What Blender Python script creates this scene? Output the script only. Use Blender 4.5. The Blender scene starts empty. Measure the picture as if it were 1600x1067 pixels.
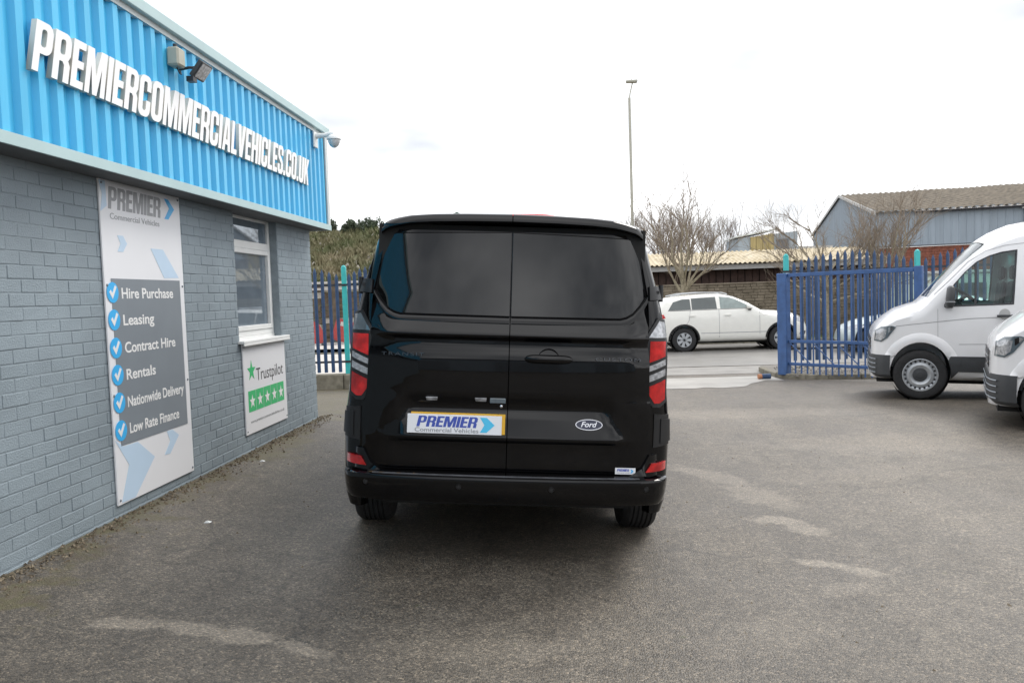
import bpy, bmesh, math, random
from mathutils import Vector, Matrix
random.seed(7)
R = math.radians
scene = bpy.context.scene
col = scene.collection

# ------------------------------------------------------------------ camera
cam_d = bpy.data.cameras.new('camera')
cam_d.sensor_width = 36.0
cam_d.lens = 36.0 * 1250 / 1600
cam_d.clip_start = 0.05
cam_d.clip_end = 3000
cam = bpy.data.objects.new('camera', cam_d)
col.objects.link(cam)
YAW, PITCH, ROLL = R(3.9), math.atan(72 / 1250), 0.034
fw = Vector((-math.sin(YAW) * math.cos(PITCH), math.cos(YAW) * math.cos(PITCH), -math.sin(PITCH)))
r0 = Vector((math.cos(YAW), math.sin(YAW), 0))
u0 = r0.cross(fw)
rt = r0 * math.cos(ROLL) - u0 * math.sin(ROLL)
up = rt.cross(fw)
cm = Matrix((rt, up, -fw)).transposed().to_4x4()
cm.translation = Vector((0, 0, 1.5))
cam.matrix_world = cm
scene.camera = cam

# ------------------------------------------------------------------ sky and sun
SUN_EL, SUN_AZ = R(46), R(42)          # azimuth clockwise from +Y
w = bpy.data.worlds.new('World')
scene.world = w
w.use_nodes = True
nt = w.node_tree
for n in list(nt.nodes):
    nt.nodes.remove(n)
def wn(t, **k):
    n = nt.nodes.new(t)
    for a, b in k.items():
        setattr(n, a, b)
    return n
wo = wn('ShaderNodeOutputWorld'); bg = wn('ShaderNodeBackground')
sky = wn('ShaderNodeTexSky'); sky.sky_type = 'NISHITA'; sky.sun_disc = False
sky.sun_elevation = SUN_EL; sky.sun_rotation = SUN_AZ
sk = wn('ShaderNodeVectorMath', operation='SCALE'); sk.inputs['Scale'].default_value = 0.11
nt.links.new(sky.outputs[0], sk.inputs[0])
tc = wn('ShaderNodeTexCoord')
sep = wn('ShaderNodeSeparateXYZ'); nt.links.new(tc.outputs['Generated'], sep.inputs[0])
mz = wn('ShaderNodeMath', operation='ABSOLUTE'); nt.links.new(sep.outputs[2], mz.inputs[0])
az = wn('ShaderNodeMath', operation='ADD'); az.inputs[1].default_value = 0.22; nt.links.new(mz.outputs[0], az.inputs[0])
dv = wn('ShaderNodeCombineXYZ')
for i in (0, 1):
    d = wn('ShaderNodeMath', operation='DIVIDE'); nt.links.new(sep.outputs[i], d.inputs[0]); nt.links.new(az.outputs[0], d.inputs[1])
    nt.links.new(d.outputs[0], dv.inputs[i])
cn = wn('ShaderNodeTexNoise'); cn.inputs['Scale'].default_value = .95; cn.inputs['Detail'].default_value = 4.5; cn.inputs['Roughness'].default_value = 0.52
nt.links.new(dv.outputs[0], cn.inputs['Vector'])
cr = wn('ShaderNodeValToRGB')
cr.color_ramp.elements[0].position = 0.35; cr.color_ramp.elements[0].color = (0.58, 0.60, 0.64, 1)
cr.color_ramp.elements[1].position = 0.66; cr.color_ramp.elements[1].color = (1.66, 1.66, 1.67, 1)
nt.links.new(cn.outputs['Fac'], cr.inputs[0])
mx = wn('ShaderNodeMix', data_type='RGBA'); mx.inputs[0].default_value = 0.93
nt.links.new(sk.outputs[0], mx.inputs[6]); nt.links.new(cr.outputs[0], mx.inputs[7])
nt.links.new(mx.outputs[2], bg.inputs['Color']); bg.inputs['Strength'].default_value = 1.0
nt.links.new(bg.outputs[0], wo.inputs['Surface'])

sun_d = bpy.data.lights.new('sun', 'SUN')
sun_d.energy = 1.5
sun_d.angle = R(24)
sun_d.color = (1, 0.96, 0.9)
sun = bpy.data.objects.new('sun', sun_d)
col.objects.link(sun)
sdir = Vector((math.sin(SUN_AZ) * math.cos(SUN_EL), math.cos(SUN_AZ) * math.cos(SUN_EL), math.sin(SUN_EL)))
sun.rotation_euler = (-sdir).to_track_quat('-Z', 'Y').to_euler()
sun.location = sdir * 50

vs = scene.view_settings
vs.view_transform = 'Standard'; vs.look = 'None'; vs.exposure = 0.5; vs.gamma = 1.0
scene.cycles.use_denoising = True
scene.cycles.max_bounces = 8

# ------------------------------------------------------------------ helpers
def lerp(a, b, t): return a + (b - a) * t
def clamp(x, a=0.0, b=1.0): return max(a, min(b, x))
def sstep(a, b, x):
    t = clamp((x - a) / (b - a)); return t * t * (3 - 2 * t)
def interp(pts, x):
    if x <= pts[0][0]: return pts[0][1]
    for (a, b), (c, d) in zip(pts, pts[1:]):
        if x <= c: return lerp(b, d, (x - a) / (c - a)) if c > a else d
    return pts[-1][1]

class MB:
    def __init__(s): s.v = []; s.f = []; s.mi = []; s.cur = 0
    def add(s, vs, fs):
        o = len(s.v); s.v += [tuple(p) for p in vs]
        for f in fs: s.f.append(tuple(i + o for i in f)); s.mi.append(s.cur)
        return s
    def box(s, x0, x1, y0, y1, z0, z1):
        return s.add([(x0,y0,z0),(x1,y0,z0),(x1,y1,z0),(x0,y1,z0),(x0,y0,z1),(x1,y0,z1),(x1,y1,z1),(x0,y1,z1)],
                     [(0,3,2,1),(4,5,6,7),(0,1,5,4),(1,2,6,5),(2,3,7,6),(3,0,4,7)])
    def hexa(s, b, t):
        return s.add(list(b) + list(t), [(0,3,2,1),(4,5,6,7),(0,1,5,4),(1,2,6,5),(2,3,7,6),(3,0,4,7)])
    def grid(s, rows, cu=False, cv=False):
        n, m = len(rows), len(rows[0]); fs = []
        for i in range(n if cv else n - 1):
            for j in range(m if cu else m - 1):
                a, b = i * m + j, i * m + (j + 1) % m
                c, d = ((i + 1) % n) * m + (j + 1) % m, ((i + 1) % n) * m + j
                fs.append((a, b, c, d))
        return s.add([p for r in rows for p in r], fs)
    def tube(s, pts, rad, n=6, cap=True):
        pts = [Vector(p) for p in pts]
        if not isinstance(rad, (list, tuple)): rad = [rad] * len(pts)
        rows = []
        for i, p in enumerate(pts):
            d = (pts[min(i + 1, len(pts) - 1)] - pts[max(i - 1, 0)]).normalized()
            a = d.cross(Vector((0, 0, 1)) if abs(d.z) < .9 else Vector((1, 0, 0))).normalized(); b = d.cross(a)
            rows.append([p + (a * math.cos(2 * math.pi * k / n) + b * math.sin(2 * math.pi * k / n)) * rad[i] for k in range(n)])
        o = len(s.v); s.grid(rows, cu=True)
        if cap:
            s.f.append(tuple(o + k for k in range(n))); s.mi.append(s.cur)
            s.f.append(tuple(o + (len(pts) - 1) * n + k for k in range(n))); s.mi.append(s.cur)
        return s
    def lathe(s, prof, c, ax='y', n=28, close=False):
        rows = []
        for k in range(n):
            a = 2 * math.pi * k / n; ca, sa = math.cos(a), math.sin(a); row = []
            for r, h in prof:
                if ax == 'y': row.append((c[0] + r * ca, c[1] + h, c[2] + r * sa))
                elif ax == 'x': row.append((c[0] + h, c[1] + r * ca, c[2] + r * sa))
                else: row.append((c[0] + r * ca, c[1] + r * sa, c[2] + h))
            rows.append(row)
        return s.grid(rows, cv=True, cu=close)
    def prism(s, poly, fn, d0, d1):
        n = len(poly)
        return s.add([fn(a, b, d0) for a, b in poly] + [fn(a, b, d1) for a, b in poly],
                     [tuple(range(n)), tuple(range(n, 2 * n))] + [(i, (i + 1) % n, n + (i + 1) % n, n + i) for i in range(n)])
    def mesh(s, name, mats, smooth=None, bevel=0, recalc=True, off=(0,0,0)):
        me = bpy.data.meshes.new(name)
        me.from_pydata([(a - off[0], b - off[1], c - off[2]) for a, b, c in s.v], [], s.f)
        if not isinstance(mats, (list, tuple)): mats = [mats]
        for m in mats: me.materials.append(m)
        if len(mats) > 1: me.polygons.foreach_set('material_index', s.mi)
        if recalc or bevel:
            bm = bmesh.new(); bm.from_mesh(me)
            if bevel: bmesh.ops.bevel(bm, geom=list(bm.edges), offset=bevel, segments=1, affect='EDGES', profile=0.5)
            if recalc: bmesh.ops.recalc_face_normals(bm, faces=bm.faces)
            bm.to_mesh(me); bm.free()
        if smooth is not None:
            me.polygons.foreach_set('use_smooth', [True] * len(me.polygons))
            me.set_sharp_from_angle(angle=R(smooth))
        me.update()
        return me
    def build(s, name, mats, parent=None, smooth=None, bevel=0, recalc=True, off=(0,0,0)):
        return link(name, s.mesh(name, mats, smooth, bevel, recalc, off), parent)

def link(name, me, parent=None):
    o = bpy.data.objects.new(name, me); col.objects.link(o)
    if parent: o.parent = parent
    return o
def tag(o, label, cat, group=None):
    o['label'] = label; o['category'] = cat
    if group: o['group'] = group
    return o
def thing(name, label, cat, loc=(0,0,0), mat=None, group=None):
    o = bpy.data.objects.new(name, None); col.objects.link(o); o.empty_display_size = 0.2
    m = (mat or Matrix.Identity(3)).to_4x4(); m.translation = Vector(loc); o.matrix_world = m
    return tag(o, label, cat, group)
def struct(o): o['kind'] = 'structure'; return o
def copy_tree(o, parent=None):
    c = o.copy(); col.objects.link(c); c.parent = parent
    for ch in o.children: copy_tree(ch, c)
    return c

# ------------------------------------------------------------------ materials
def mat(name, c, rough=.5, metal=0., var=.12, scale=6., bump=0., bscale=60., spec=.5, coat=0., alpha=None, detail=4, c2=None, streak=None):
    m = bpy.data.materials.new(name); m.use_nodes = True; t = m.node_tree; N = t.nodes; L = t.links
    b = N['Principled BSDF']
    b.inputs['Roughness'].default_value = rough; b.inputs['Metallic'].default_value = metal
    b.inputs['Specular IOR Level'].default_value = spec
    b.inputs['Coat Weight'].default_value = coat; b.inputs['Coat Roughness'].default_value = .03
    ge = N.new('ShaderNodeNewGeometry')
    nz = N.new('ShaderNodeTexNoise'); nz.inputs['Scale'].default_value = scale; nz.inputs['Detail'].default_value = detail
    src = ge.outputs['Position']
    if streak:
        mp = N.new('ShaderNodeMapping'); mp.inputs['Scale'].default_value = streak; L.new(src, mp.inputs['Vector']); src = mp.outputs[0]
    L.new(src, nz.inputs['Vector'])
    rp = N.new('ShaderNodeValToRGB'); rp.color_ramp.elements[0].position = .3; rp.color_ramp.elements[1].position = .7
    a = c2 if c2 else tuple(x * (1 + var) for x in c)
    rp.color_ramp.elements[0].color = (*[x * (1 - var) for x in c], 1); rp.color_ramp.elements[1].color = (*a, 1)
    L.new(nz.outputs['Fac'], rp.inputs[0]); L.new(rp.outputs[0], b.inputs['Base Color'])
    if bump:
        n2 = N.new('ShaderNodeTexNoise'); n2.inputs['Scale'].default_value = bscale; n2.inputs['Detail'].default_value = 3
        L.new(ge.outputs['Position'], n2.inputs['Vector'])
        bp = N.new('ShaderNodeBump'); bp.inputs['Strength'].default_value = bump; bp.inputs['Distance'].default_value = .01
        L.new(n2.outputs['Fac'], bp.inputs['Height']); L.new(bp.outputs[0], b.inputs['Normal'])
    return m

def glassmat(name, tint=(.8, .9, .88), trans=.75, rough=.0):
    m = bpy.data.materials.new(name); m.use_nodes = True; t = m.node_tree; N = t.nodes; L = t.links
    N.remove(N['Principled BSDF']); out = N['Material Output']
    tr = N.new('ShaderNodeBsdfTransparent'); tr.inputs[0].default_value = (*tint, 1)
    gl = N.new('ShaderNodeBsdfGlossy'); gl.inputs['Roughness'].default_value = rough; gl.inputs['Color'].default_value = (1, 1, 1, 1)
    fr = N.new('ShaderNodeFresnel'); fr.inputs['IOR'].default_value = 1.7
    ms = N.new('ShaderNodeMixShader'); L.new(fr.outputs[0], ms.inputs[0]); L.new(tr.outputs[0], ms.inputs[1]); L.new(gl.outputs[0], ms.inputs[2])
    L.new(ms.outputs[0], out.inputs['Surface'])
    return m

m_brick = mat('painted_brick', (.25, .30, .335), .62, var=.13, scale=1.7, detail=9, bump=.5, bscale=110, spec=.3)
m_mortar = mat('painted_mortar', (.225, .27, .30), .75, var=.12, scale=14, bump=.4, bscale=120)
m_core = mat('block_grey', (.2, .22, .24), .8)
m_clad = mat('blue_cladding', (.065, .48, .79), .36, var=.07, scale=1.3, coat=.1, streak=(1, 6, .5), detail=6)
m_trim = mat('teal_grey_flashing', (.42, .56, .57), .45, var=.05, scale=3)
m_trimw = mat('pale_corner_flashing', (.58, .62, .62), .45, var=.05)
m_soffit = mat('dark_soffit', (.12, .125, .13), .7)
m_white = mat('white_plastic', (.78, .79, .78), .35, var=.03)
m_board = mat('white_board', (.80, .81, .84), .32, var=.02, scale=2)
m_letter = mat('white_acrylic', (.85, .85, .85), .3, var=.02)
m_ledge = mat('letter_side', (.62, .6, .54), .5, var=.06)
m_pgrey = mat('print_grey', (.22, .25, .28), .35, var=.03)
m_lgrey = mat('print_mid_grey', (.33, .34, .36), .4, var=.03)
m_pblue = mat('print_blue', (.06, .45, .87), .35, var=.02)
m_pale = mat('print_pale_blue', (.54, .69, .85), .35, var=.02)
m_navy = mat('print_navy', (.05, .09, .42), .4, var=.02)
m_green = mat('print_green', (.03, .50, .17), .4, var=.02)
m_black = mat('print_black', (.03, .03, .035), .4)
m_yel = mat('plate_yellow', (.75, .43, .03), .4, var=.05)
m_paint = mat('black_paint', (.0015, .0015, .002), .04, var=.1, spec=.40)
m_bplas = mat('black_plastic', (.012, .012, .013), .42, var=.2, bump=.05, bscale=300)
m_bglass = mat('privacy_glass', (.003, .0035, .004), .02, var=.05, spec=.55)
m_rubber = mat('tyre_rubber', (.018, .018, .019), .75, var=.25, scale=25, bump=.2, bscale=80)
m_dchrome = mat('dark_chrome', (.16, .16, .17), .2, metal=1, var=.03)
m_chrome = mat('chrome', (.72, .72, .74), .12, metal=1, var=.03)
m_red = mat('red_lens', (.56, .005, .008), .10, var=.5, scale=16, coat=.6, c2=(.72, .015, .015))
m_clear = mat('clear_lens', (.42, .43, .45), .12, metal=.3, var=.4, scale=45, coat=.8)
m_smoke = mat('smoked_lens', (.10, .13, .15), .08, var=.2, scale=20, coat=1)
m_under = mat('underbody', (.008, .008, .008), .8)
m_wpaint = mat('white_van_paint', (.80, .80, .81), .25, var=.015, coat=.6)
m_cream = mat('cream_car_paint', (.80, .79, .74), .25, var=.02, coat=.6)
m_silver = mat('silver_car_paint', (.48, .55, .56), .3, var=.04, coat=.6)
m_dplas = mat('dark_grey_plastic', (.045, .048, .052), .5, var=.12, bump=.06, bscale=250)
m_seam = mat('seam_crease_strip', (.36, .36, .37), .6)
m_steel = mat('steel_rim', (.50, .52, .54), .38, metal=.55, var=.08, scale=20)
m_glass = glassmat('car_glass', (.62, .80, .77))
m_wglass = mat('office_glass', (.20, .25, .30), .02, metal=.35, var=.1, spec=.8)
m_tint = mat('tinted_car_glass', (.05, .065, .065), .03, var=.1, spec=.9)
m_tint2 = mat('front_car_glass', (.22, .27, .26), .04, var=.15, spec=.9)
m_int = mat('cab_trim', (.03, .032, .036), .6)
m_blue = mat('fence_blue_paint', (.042, .104, .265), .45, var=.16, scale=9, bump=.05)
m_bluedk = mat('fence_navy_paint', (.028, .066, .15), .45, var=.16, scale=9)
m_teal = mat('teal_post_paint', (.05, .46, .46), .4, var=.08)
m_rail = mat('dark_rail', (.03, .032, .04), .5)
m_kerb = mat('mossy_concrete_kerb', (.17, .155, .115), .85, var=.3, scale=6, bump=.5, bscale=50, c2=(.27, .25, .2))
m_gravel = mat('gravel', (.2, .185, .165), .9, var=.4, scale=40, bump=.9, bscale=60)
m_lamp = mat('galvanised_column', (.42, .41, .35), .5, metal=.2, var=.06)
m_bark = mat('bark', (.30, .26, .185), .85, var=.3, scale=14, bump=.3, bscale=40)
m_twig = mat('twig', (.235, .19, .145), .85, var=.25, scale=8)
m_twig2 = mat('far_twig', (.17, .135, .115), .9, var=.2, scale=4)
m_ever = mat('evergreen_leaf', (.085, .11, .07), .8, var=.35, scale=3)
m_wallst = mat('brown_block_wall', (.20, .165, .12), .9, var=.22, scale=2.2, bump=.3, bscale=14, c2=(.28, .235, .18))
m_stonejoint = mat('wall_joint', (.15, .125, .095), .9)
m_ochre = mat('lichen_sheet_roof', (.50, .41, .25), .85, var=.2, scale=2.2, c2=(.60, .53, .40), bump=.2, bscale=12)
m_fascia = mat('pale_fascia', (.45, .45, .44), .6, var=.06)
m_dbrown = mat('dark_brown_slats', (.05, .028, .022), .8, var=.3, scale=6)
m_dark = mat('dark_opening', (.012, .012, .013), .8)
m_shed = mat('grey_blue_sheet', (.30, .355, .41), .5, var=.10, scale=1.2, streak=(3, 3, .3))
m_moss = mat('mossy_sheet_roof', (.095, .076, .052), .9, var=.3, scale=1.6, c2=(.16, .13, .092), bump=.4, bscale=9)
m_rbrick = mat('red_brick', (.235, .085, .055), .85, var=.3, scale=5)
m_olive = mat('ochre_boards', (.33, .27, .13), .8, var=.25, scale=2, streak=(6, 6, .5))
m_slate = mat('slate', (.13, .14, .16), .7, var=.15)
m_redroof = mat('red_sheet_roof', (.55, .03, .04), .45, var=.06)
m_greenroof = mat('dark_green_sheet', (.05, .12, .09), .5)
m_concrete = mat('pale_concrete', (.48, .46, .43), .8, var=.1, scale=1.5, bump=.15, bscale=30)
m_timber = mat('old_timber', (.11, .085, .06), .9, var=.35, scale=5, bump=.3)
m_rock = mat('pale_rock', (.42, .39, .34), .9, var=.2)
m_barrier = mat('barrier_red', (.36, .05, .045), .5, var=.1)
m_portal = mat('pale_green_panel', (.50, .60, .55), .5, var=.06)
m_debris = mat('leaf_litter', (.13, .09, .055), .9, var=.5, scale=30, c2=(.24, .20, .14))
m_leaf = mat('dry_leaf', (.42, .28, .14), .8, var=.3, scale=30)
m_cable = m_black

def ground_mat():
    m = bpy.data.materials.new('asphalt'); m.use_nodes = True; t = m.node_tree; N = t.nodes; L = t.links
    b = N['Principled BSDF']; ge = N.new('ShaderNodeNewGeometry'); P = ge.outputs['Position']
    def noise(sc, de=4, ro=.55):
        n = N.new('ShaderNodeTexNoise'); n.inputs['Scale'].default_value = sc; n.inputs['Detail'].default_value = de; n.inputs['Roughness'].default_value = ro
        L.new(P, n.inputs['Vector']); return n.outputs['Fac']
    def ramp(s, stops):
        r = N.new('ShaderNodeValToRGB'); e = r.color_ramp.elements
        e[0].position, e[0].color = stops[0][0], (*stops[0][1], 1); e[1].position, e[1].color = stops[-1][0], (*stops[-1][1], 1)
        for p, c in stops[1:-1]:
            x = e.new(p); x.color = (*c, 1)
        L.new(s, r.inputs[0]); return r.outputs[0]
    def mix(f, a, c, mode='MIX', v=None):
        n = N.new('ShaderNodeMix'); n.data_type = 'RGBA'; n.blend_type = mode
        if f is None: n.inputs[0].default_value = v
        else: L.new(f, n.inputs[0])
        for s, i in ((a, 6), (c, 7)):
            if isinstance(s, tuple): n.inputs[i].default_value = (*s, 1)
            else: L.new(s, n.inputs[i])
        return n.outputs[2]
    def math_(op, a, c):
        n = N.new('ShaderNodeMath'); n.operation = op
        for s, i in ((a, 0), (c, 1)):
            if isinstance(s, (int, float)): n.inputs[i].default_value = s
            else: L.new(s, n.inputs[i])
        return n.outputs[0]
    base = ramp(noise(.55, 5), [(.3, (.092, .079, .064)), (.5, (.114, .100, .082)), (.72, (.147, .130, .108))])
    mid = ramp(noise(5.5, 4), [(.3, (.80, .79, .78)), (.7, (1.15, 1.15, 1.15))])
    c = mix(None, base, mid, 'MULTIPLY', 1.0)
    mp = N.new('ShaderNodeMapping'); mp.inputs['Scale'].default_value = (1.6, .22, 1); L.new(P, mp.inputs['Vector'])
    n3 = N.new('ShaderNodeTexNoise'); n3.inputs['Scale'].default_value = 1.3; n3.inputs['Detail'].default_value = 5; L.new(mp.outputs[0], n3.inputs['Vector'])
    c = mix(None, c, ramp(n3.outputs['Fac'], [(.3, (.78, .77, .76)), (.5, (1, 1, 1)), (.7, (1.18, 1.17, 1.15))]), 'MULTIPLY', .8)
    vc = N.new('ShaderNodeTexVoronoi'); vc.feature = 'DISTANCE_TO_EDGE'; vc.inputs['Scale'].default_value = .33
    nw = N.new('ShaderNodeTexNoise'); nw.inputs['Scale'].default_value = 1.5; nw.inputs['Detail'].default_value = 6; L.new(P, nw.inputs['Vector'])
    vw = N.new('ShaderNodeVectorMath'); vw.operation = 'MULTIPLY_ADD'; vw.inputs[1].default_value = (.9, .9, 0); L.new(nw.outputs['Color'], vw.inputs[0]); L.new(P, vw.inputs[2]); L.new(vw.outputs[0], vc.inputs['Vector'])
    ck = N.new('ShaderNodeMapRange'); ck.inputs['From Min'].default_value = .0; ck.inputs['From Max'].default_value = .006; ck.inputs['To Min'].default_value = .45; ck.inputs['To Max'].default_value = 0; L.new(vc.outputs['Distance'], ck.inputs['Value'])
    c = mix(ck.outputs[0], c, (.03, .028, .025))
    vo = N.new('ShaderNodeTexVoronoi'); vo.inputs['Scale'].default_value = 115; L.new(P, vo.inputs['Vector'])
    sp = N.new('ShaderNodeSeparateColor'); L.new(vo.outputs['Color'], sp.inputs[0])
    grain = ramp(sp.outputs[0], [(.0, (.38, .38, .38)), (.45, (.86, .86, .86)), (.8, (1.2, 1.18, 1.14)), (1.0, (2.3, 2.2, 2.05))])
    c = mix(None, c, grain, 'MULTIPLY', .86)
    c = mix(None, c, ramp(noise(24, 5, .7), [(.34, (.66, .66, .66)), (.5, (1, 1, 1)), (.68, (1.3, 1.28, 1.25))]), 'MULTIPLY', .75)
    fine = ramp(noise(150, 2), [(.3, (.6, .6, .6)), (.7, (1.4, 1.4, 1.4))])
    c = mix(None, c, fine, 'MULTIPLY', .65)
    # worn pale patches: (centre x, y, half length, half width, angle, strength)
    spx = N.new('ShaderNodeSeparateXYZ'); L.new(P, spx.inputs[0])
    wob = math_('MULTIPLY', math_('SUBTRACT', noise(6.5, 6, .72), .5), 2.6)
    acc = None
    for cx, cy, a, bb, an, st in [(-1.98, 3.36, .20, .065, .10, .9), (-1.70, 3.37, .20, .07, -.12, .95), (-1.42, 3.32, .20, .075, -.22, .9), (-1.16, 3.25, .15, .055, -.35, .75),
                                  (1.22, 6.8, .5, .17, -1.0, .6), (1.42, 6.2, .45, .2, -1.15, .6), (1.38, 5.50, .2, .11, -.2, .9), (1.53, 5.28, .17, .12, -.9, .75), (1.47, 4.60, .18, .06, -.3, .95), (1.62, 4.50, .14, .07, -.6, .8),
                                  (1.45, 4.22, .17, .09, .3, .4), (.35, 4.45, .07, .035, 0, .5), (2.4, 6.9, .9, .3, .2, .25), (3.4, 8.3, 1.6, .5, .1, .3), (-1.3, 5.2, .3, .1, .3, .35), (2.2, 10.5, 1.5, .5, .1, .35), (-.4, 3.35, .5, .12, .1, .3), (.9, 3.6, .4, .2, .4, .22)]:
        dx = math_('SUBTRACT', spx.outputs[0], cx); dy = math_('SUBTRACT', spx.outputs[1], cy)
        u = math_('ADD', math_('MULTIPLY', dx, math.cos(an) / a), math_('MULTIPLY', dy, math.sin(an) / a))
        v = math_('ADD', math_('MULTIPLY', dx, -math.sin(an) / bb), math_('MULTIPLY', dy, math.cos(an) / bb))
        d = math_('SQRT', math_('ADD', math_('MULTIPLY', u, u), math_('MULTIPLY', v, v)), 0)
        d = math_('ADD', d, wob)
        k = N.new('ShaderNodeMapRange'); k.interpolation_type = 'SMOOTHSTEP'
        k.inputs['From Min'].default_value = .62; k.inputs['From Max'].default_value = 1.2; k.inputs['To Min'].default_value = st; k.inputs['To Max'].default_value = 0
        L.new(d, k.inputs['Value'])
        acc = k.outputs[0] if acc is None else math_('MAXIMUM', acc, k.outputs[0])
    patch = mix(None, (.27, .235, .19), grain, 'MULTIPLY', .55)
    c = mix(math_('MULTIPLY', acc, .75), c, patch)
    # moss and dirt close to the wall foot
    wd = math_('SUBTRACT', spx.outputs[0], -2.88)
    k = N.new('ShaderNodeMapRange'); k.inputs['From Min'].default_value = 0; k.inputs['From Max'].default_value = .75; k.inputs['To Min'].default_value = .62; k.inputs['To Max'].default_value = .30
    L.new(wd, k.inputs['Value'])
    ms = N.new('ShaderNodeMapRange'); ms.inputs['From Min'].default_value = 0; ms.inputs['From Max'].default_value = .10; ms.inputs['To Min'].default_value = 0; ms.inputs['To Max'].default_value = .75
    L.new(math_('SUBTRACT', math_('ADD', noise(3.1, 5, .62), k.outputs[0]), 1.0), ms.inputs['Value'])
    dirt = ramp(noise(9, 4), [(.35, (.085, .062, .040)), (.55, (.10, .09, .035)), (.7, (.13, .10, .07))])
    c = mix(ms.outputs[0], c, dirt)
    tuft = N.new('ShaderNodeMapRange'); tuft.inputs['From Min'].default_value = .66; tuft.inputs['From Max'].default_value = .74; tuft.inputs['To Max'].default_value = .65; L.new(noise(11, 5, .65), tuft.inputs['Value'])
    c = mix(tuft.outputs[0], c, (.062, .066, .022))
    L.new(c, b.inputs['Base Color'])
    rr = N.new('ShaderNodeMapRange'); rr.inputs['To Min'].default_value = .40; rr.inputs['To Max'].default_value = .68; L.new(noise(1.1, 4), rr.inputs['Value'])
    L.new(rr.outputs[0], b.inputs['Roughness']); b.inputs['Specular IOR Level'].default_value = .6
    h = math_('ADD', math_('MULTIPLY', vo.outputs['Distance'], -.9), math_('MULTIPLY', noise(60, 3), .8))
    bp = N.new('ShaderNodeBump'); bp.inputs['Strength'].default_value = .7; bp.inputs['Distance'].default_value = .006
    L.new(h, bp.inputs['Height']); L.new(bp.outputs[0], b.inputs['Normal'])
    return m
m_asph = ground_mat()
m_road = mat('worn_road', (.21, .202, .19), .42, var=.14, scale=1.3, bump=.25, bscale=70, spec=.6)
m_apron = mat('smooth_apron', (.34, .325, .30), .42, var=.2, scale=1.6, bump=.2, bscale=50, spec=.6)
m_pave = mat('pavement', (.26, .25, .235), .7, var=.15, scale=2, bump=.2)
m_hill = mat('scrub_hillside', (.11, .145, .05), .95, var=.4, scale=.5, c2=(.21, .17, .11), bump=1, bscale=3, detail=8)
m_grass = mat('grass_verge', (.07, .085, .03), .95, var=.4, scale=4)

# ------------------------------------------------------------------ ground
GX = [(-3.2, .18), (-2.88, .18), (-1.3, .042), (-.39, -.018), (.45, -.071), (2, -.11), (5.2, -.14), (8, -.16), (14, -.25), (30, -.40)]
def hz(x, y):
    g = sum(interp(GX, x + d) for d in (-.3, -.15, 0, .15, .3)) / 5 if x > -2.4 else interp(GX, x)
    s = sstep(9.0, 18.0, y)
    return g * (1 - s) - .40 * s
def frange(a, b, n): return [a + (b - a) * i / n for i in range(n + 1)]
xs = [-900, -300, -120, -60, -30, -16, -8] + frange(-5, 10, 60) + [12, 15, 20, 30, 60, 120, 300, 900]
ys = [-900, -300, -100, -40, -20, -10] + frange(-5, 20, 90) + [24, 30, 40, 60, 120, 300, 900]
g = MB(); g.grid([[(x, y, hz(x, y)) for x in xs] for y in ys])
struct(g.build('ground', m_asph, smooth=60))
def sheet(name, m, xr, yr, nx, ny, dz, edge=None):
    b = MB(); rows = []
    for y in frange(*yr, ny):
        row = []
        for x in frange(*xr, nx):
            yy = y + (edge(x) * (1 - (y - yr[0]) / (yr[1] - yr[0])) if edge else 0)
            row.append((x, yy, hz(x, yy) + dz))
        rows.append(row)
    b.grid(rows); return struct(b.build(name, m, smooth=60))
sheet('apron', m_apron, (-2.6, 4.3), (14.9, 17.25), 70, 8, .006, lambda x: .25 * math.sin(x * 1.7) + .15 * math.sin(x * 5.1 + 1) + .06 * math.sin(x * 13) + 1.2 * sstep(2.6, 4.3, x))
sheet('pavement', m_pave, (-60, 60), (17.9, 19.6), 60, 3, .006)
sheet('road', m_road, (-90, 90), (19.75, 27.6), 60, 8, .008)
k = MB()
for i in range(30):
    k.box(-30 + i * 3, -30 + i * 3 + 2.98, 27.6, 27.74, -.42, -.30)
struct(k.build('far_kerb', m_kerb, bevel=.012))
sheet('far_verge', m_grass, (-30, 60), (27.75, 30.6), 40, 3, .05)
sheet('yard', m_concrete, (-40, -1.0), (17.95, 36), 20, 10, .05)

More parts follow.
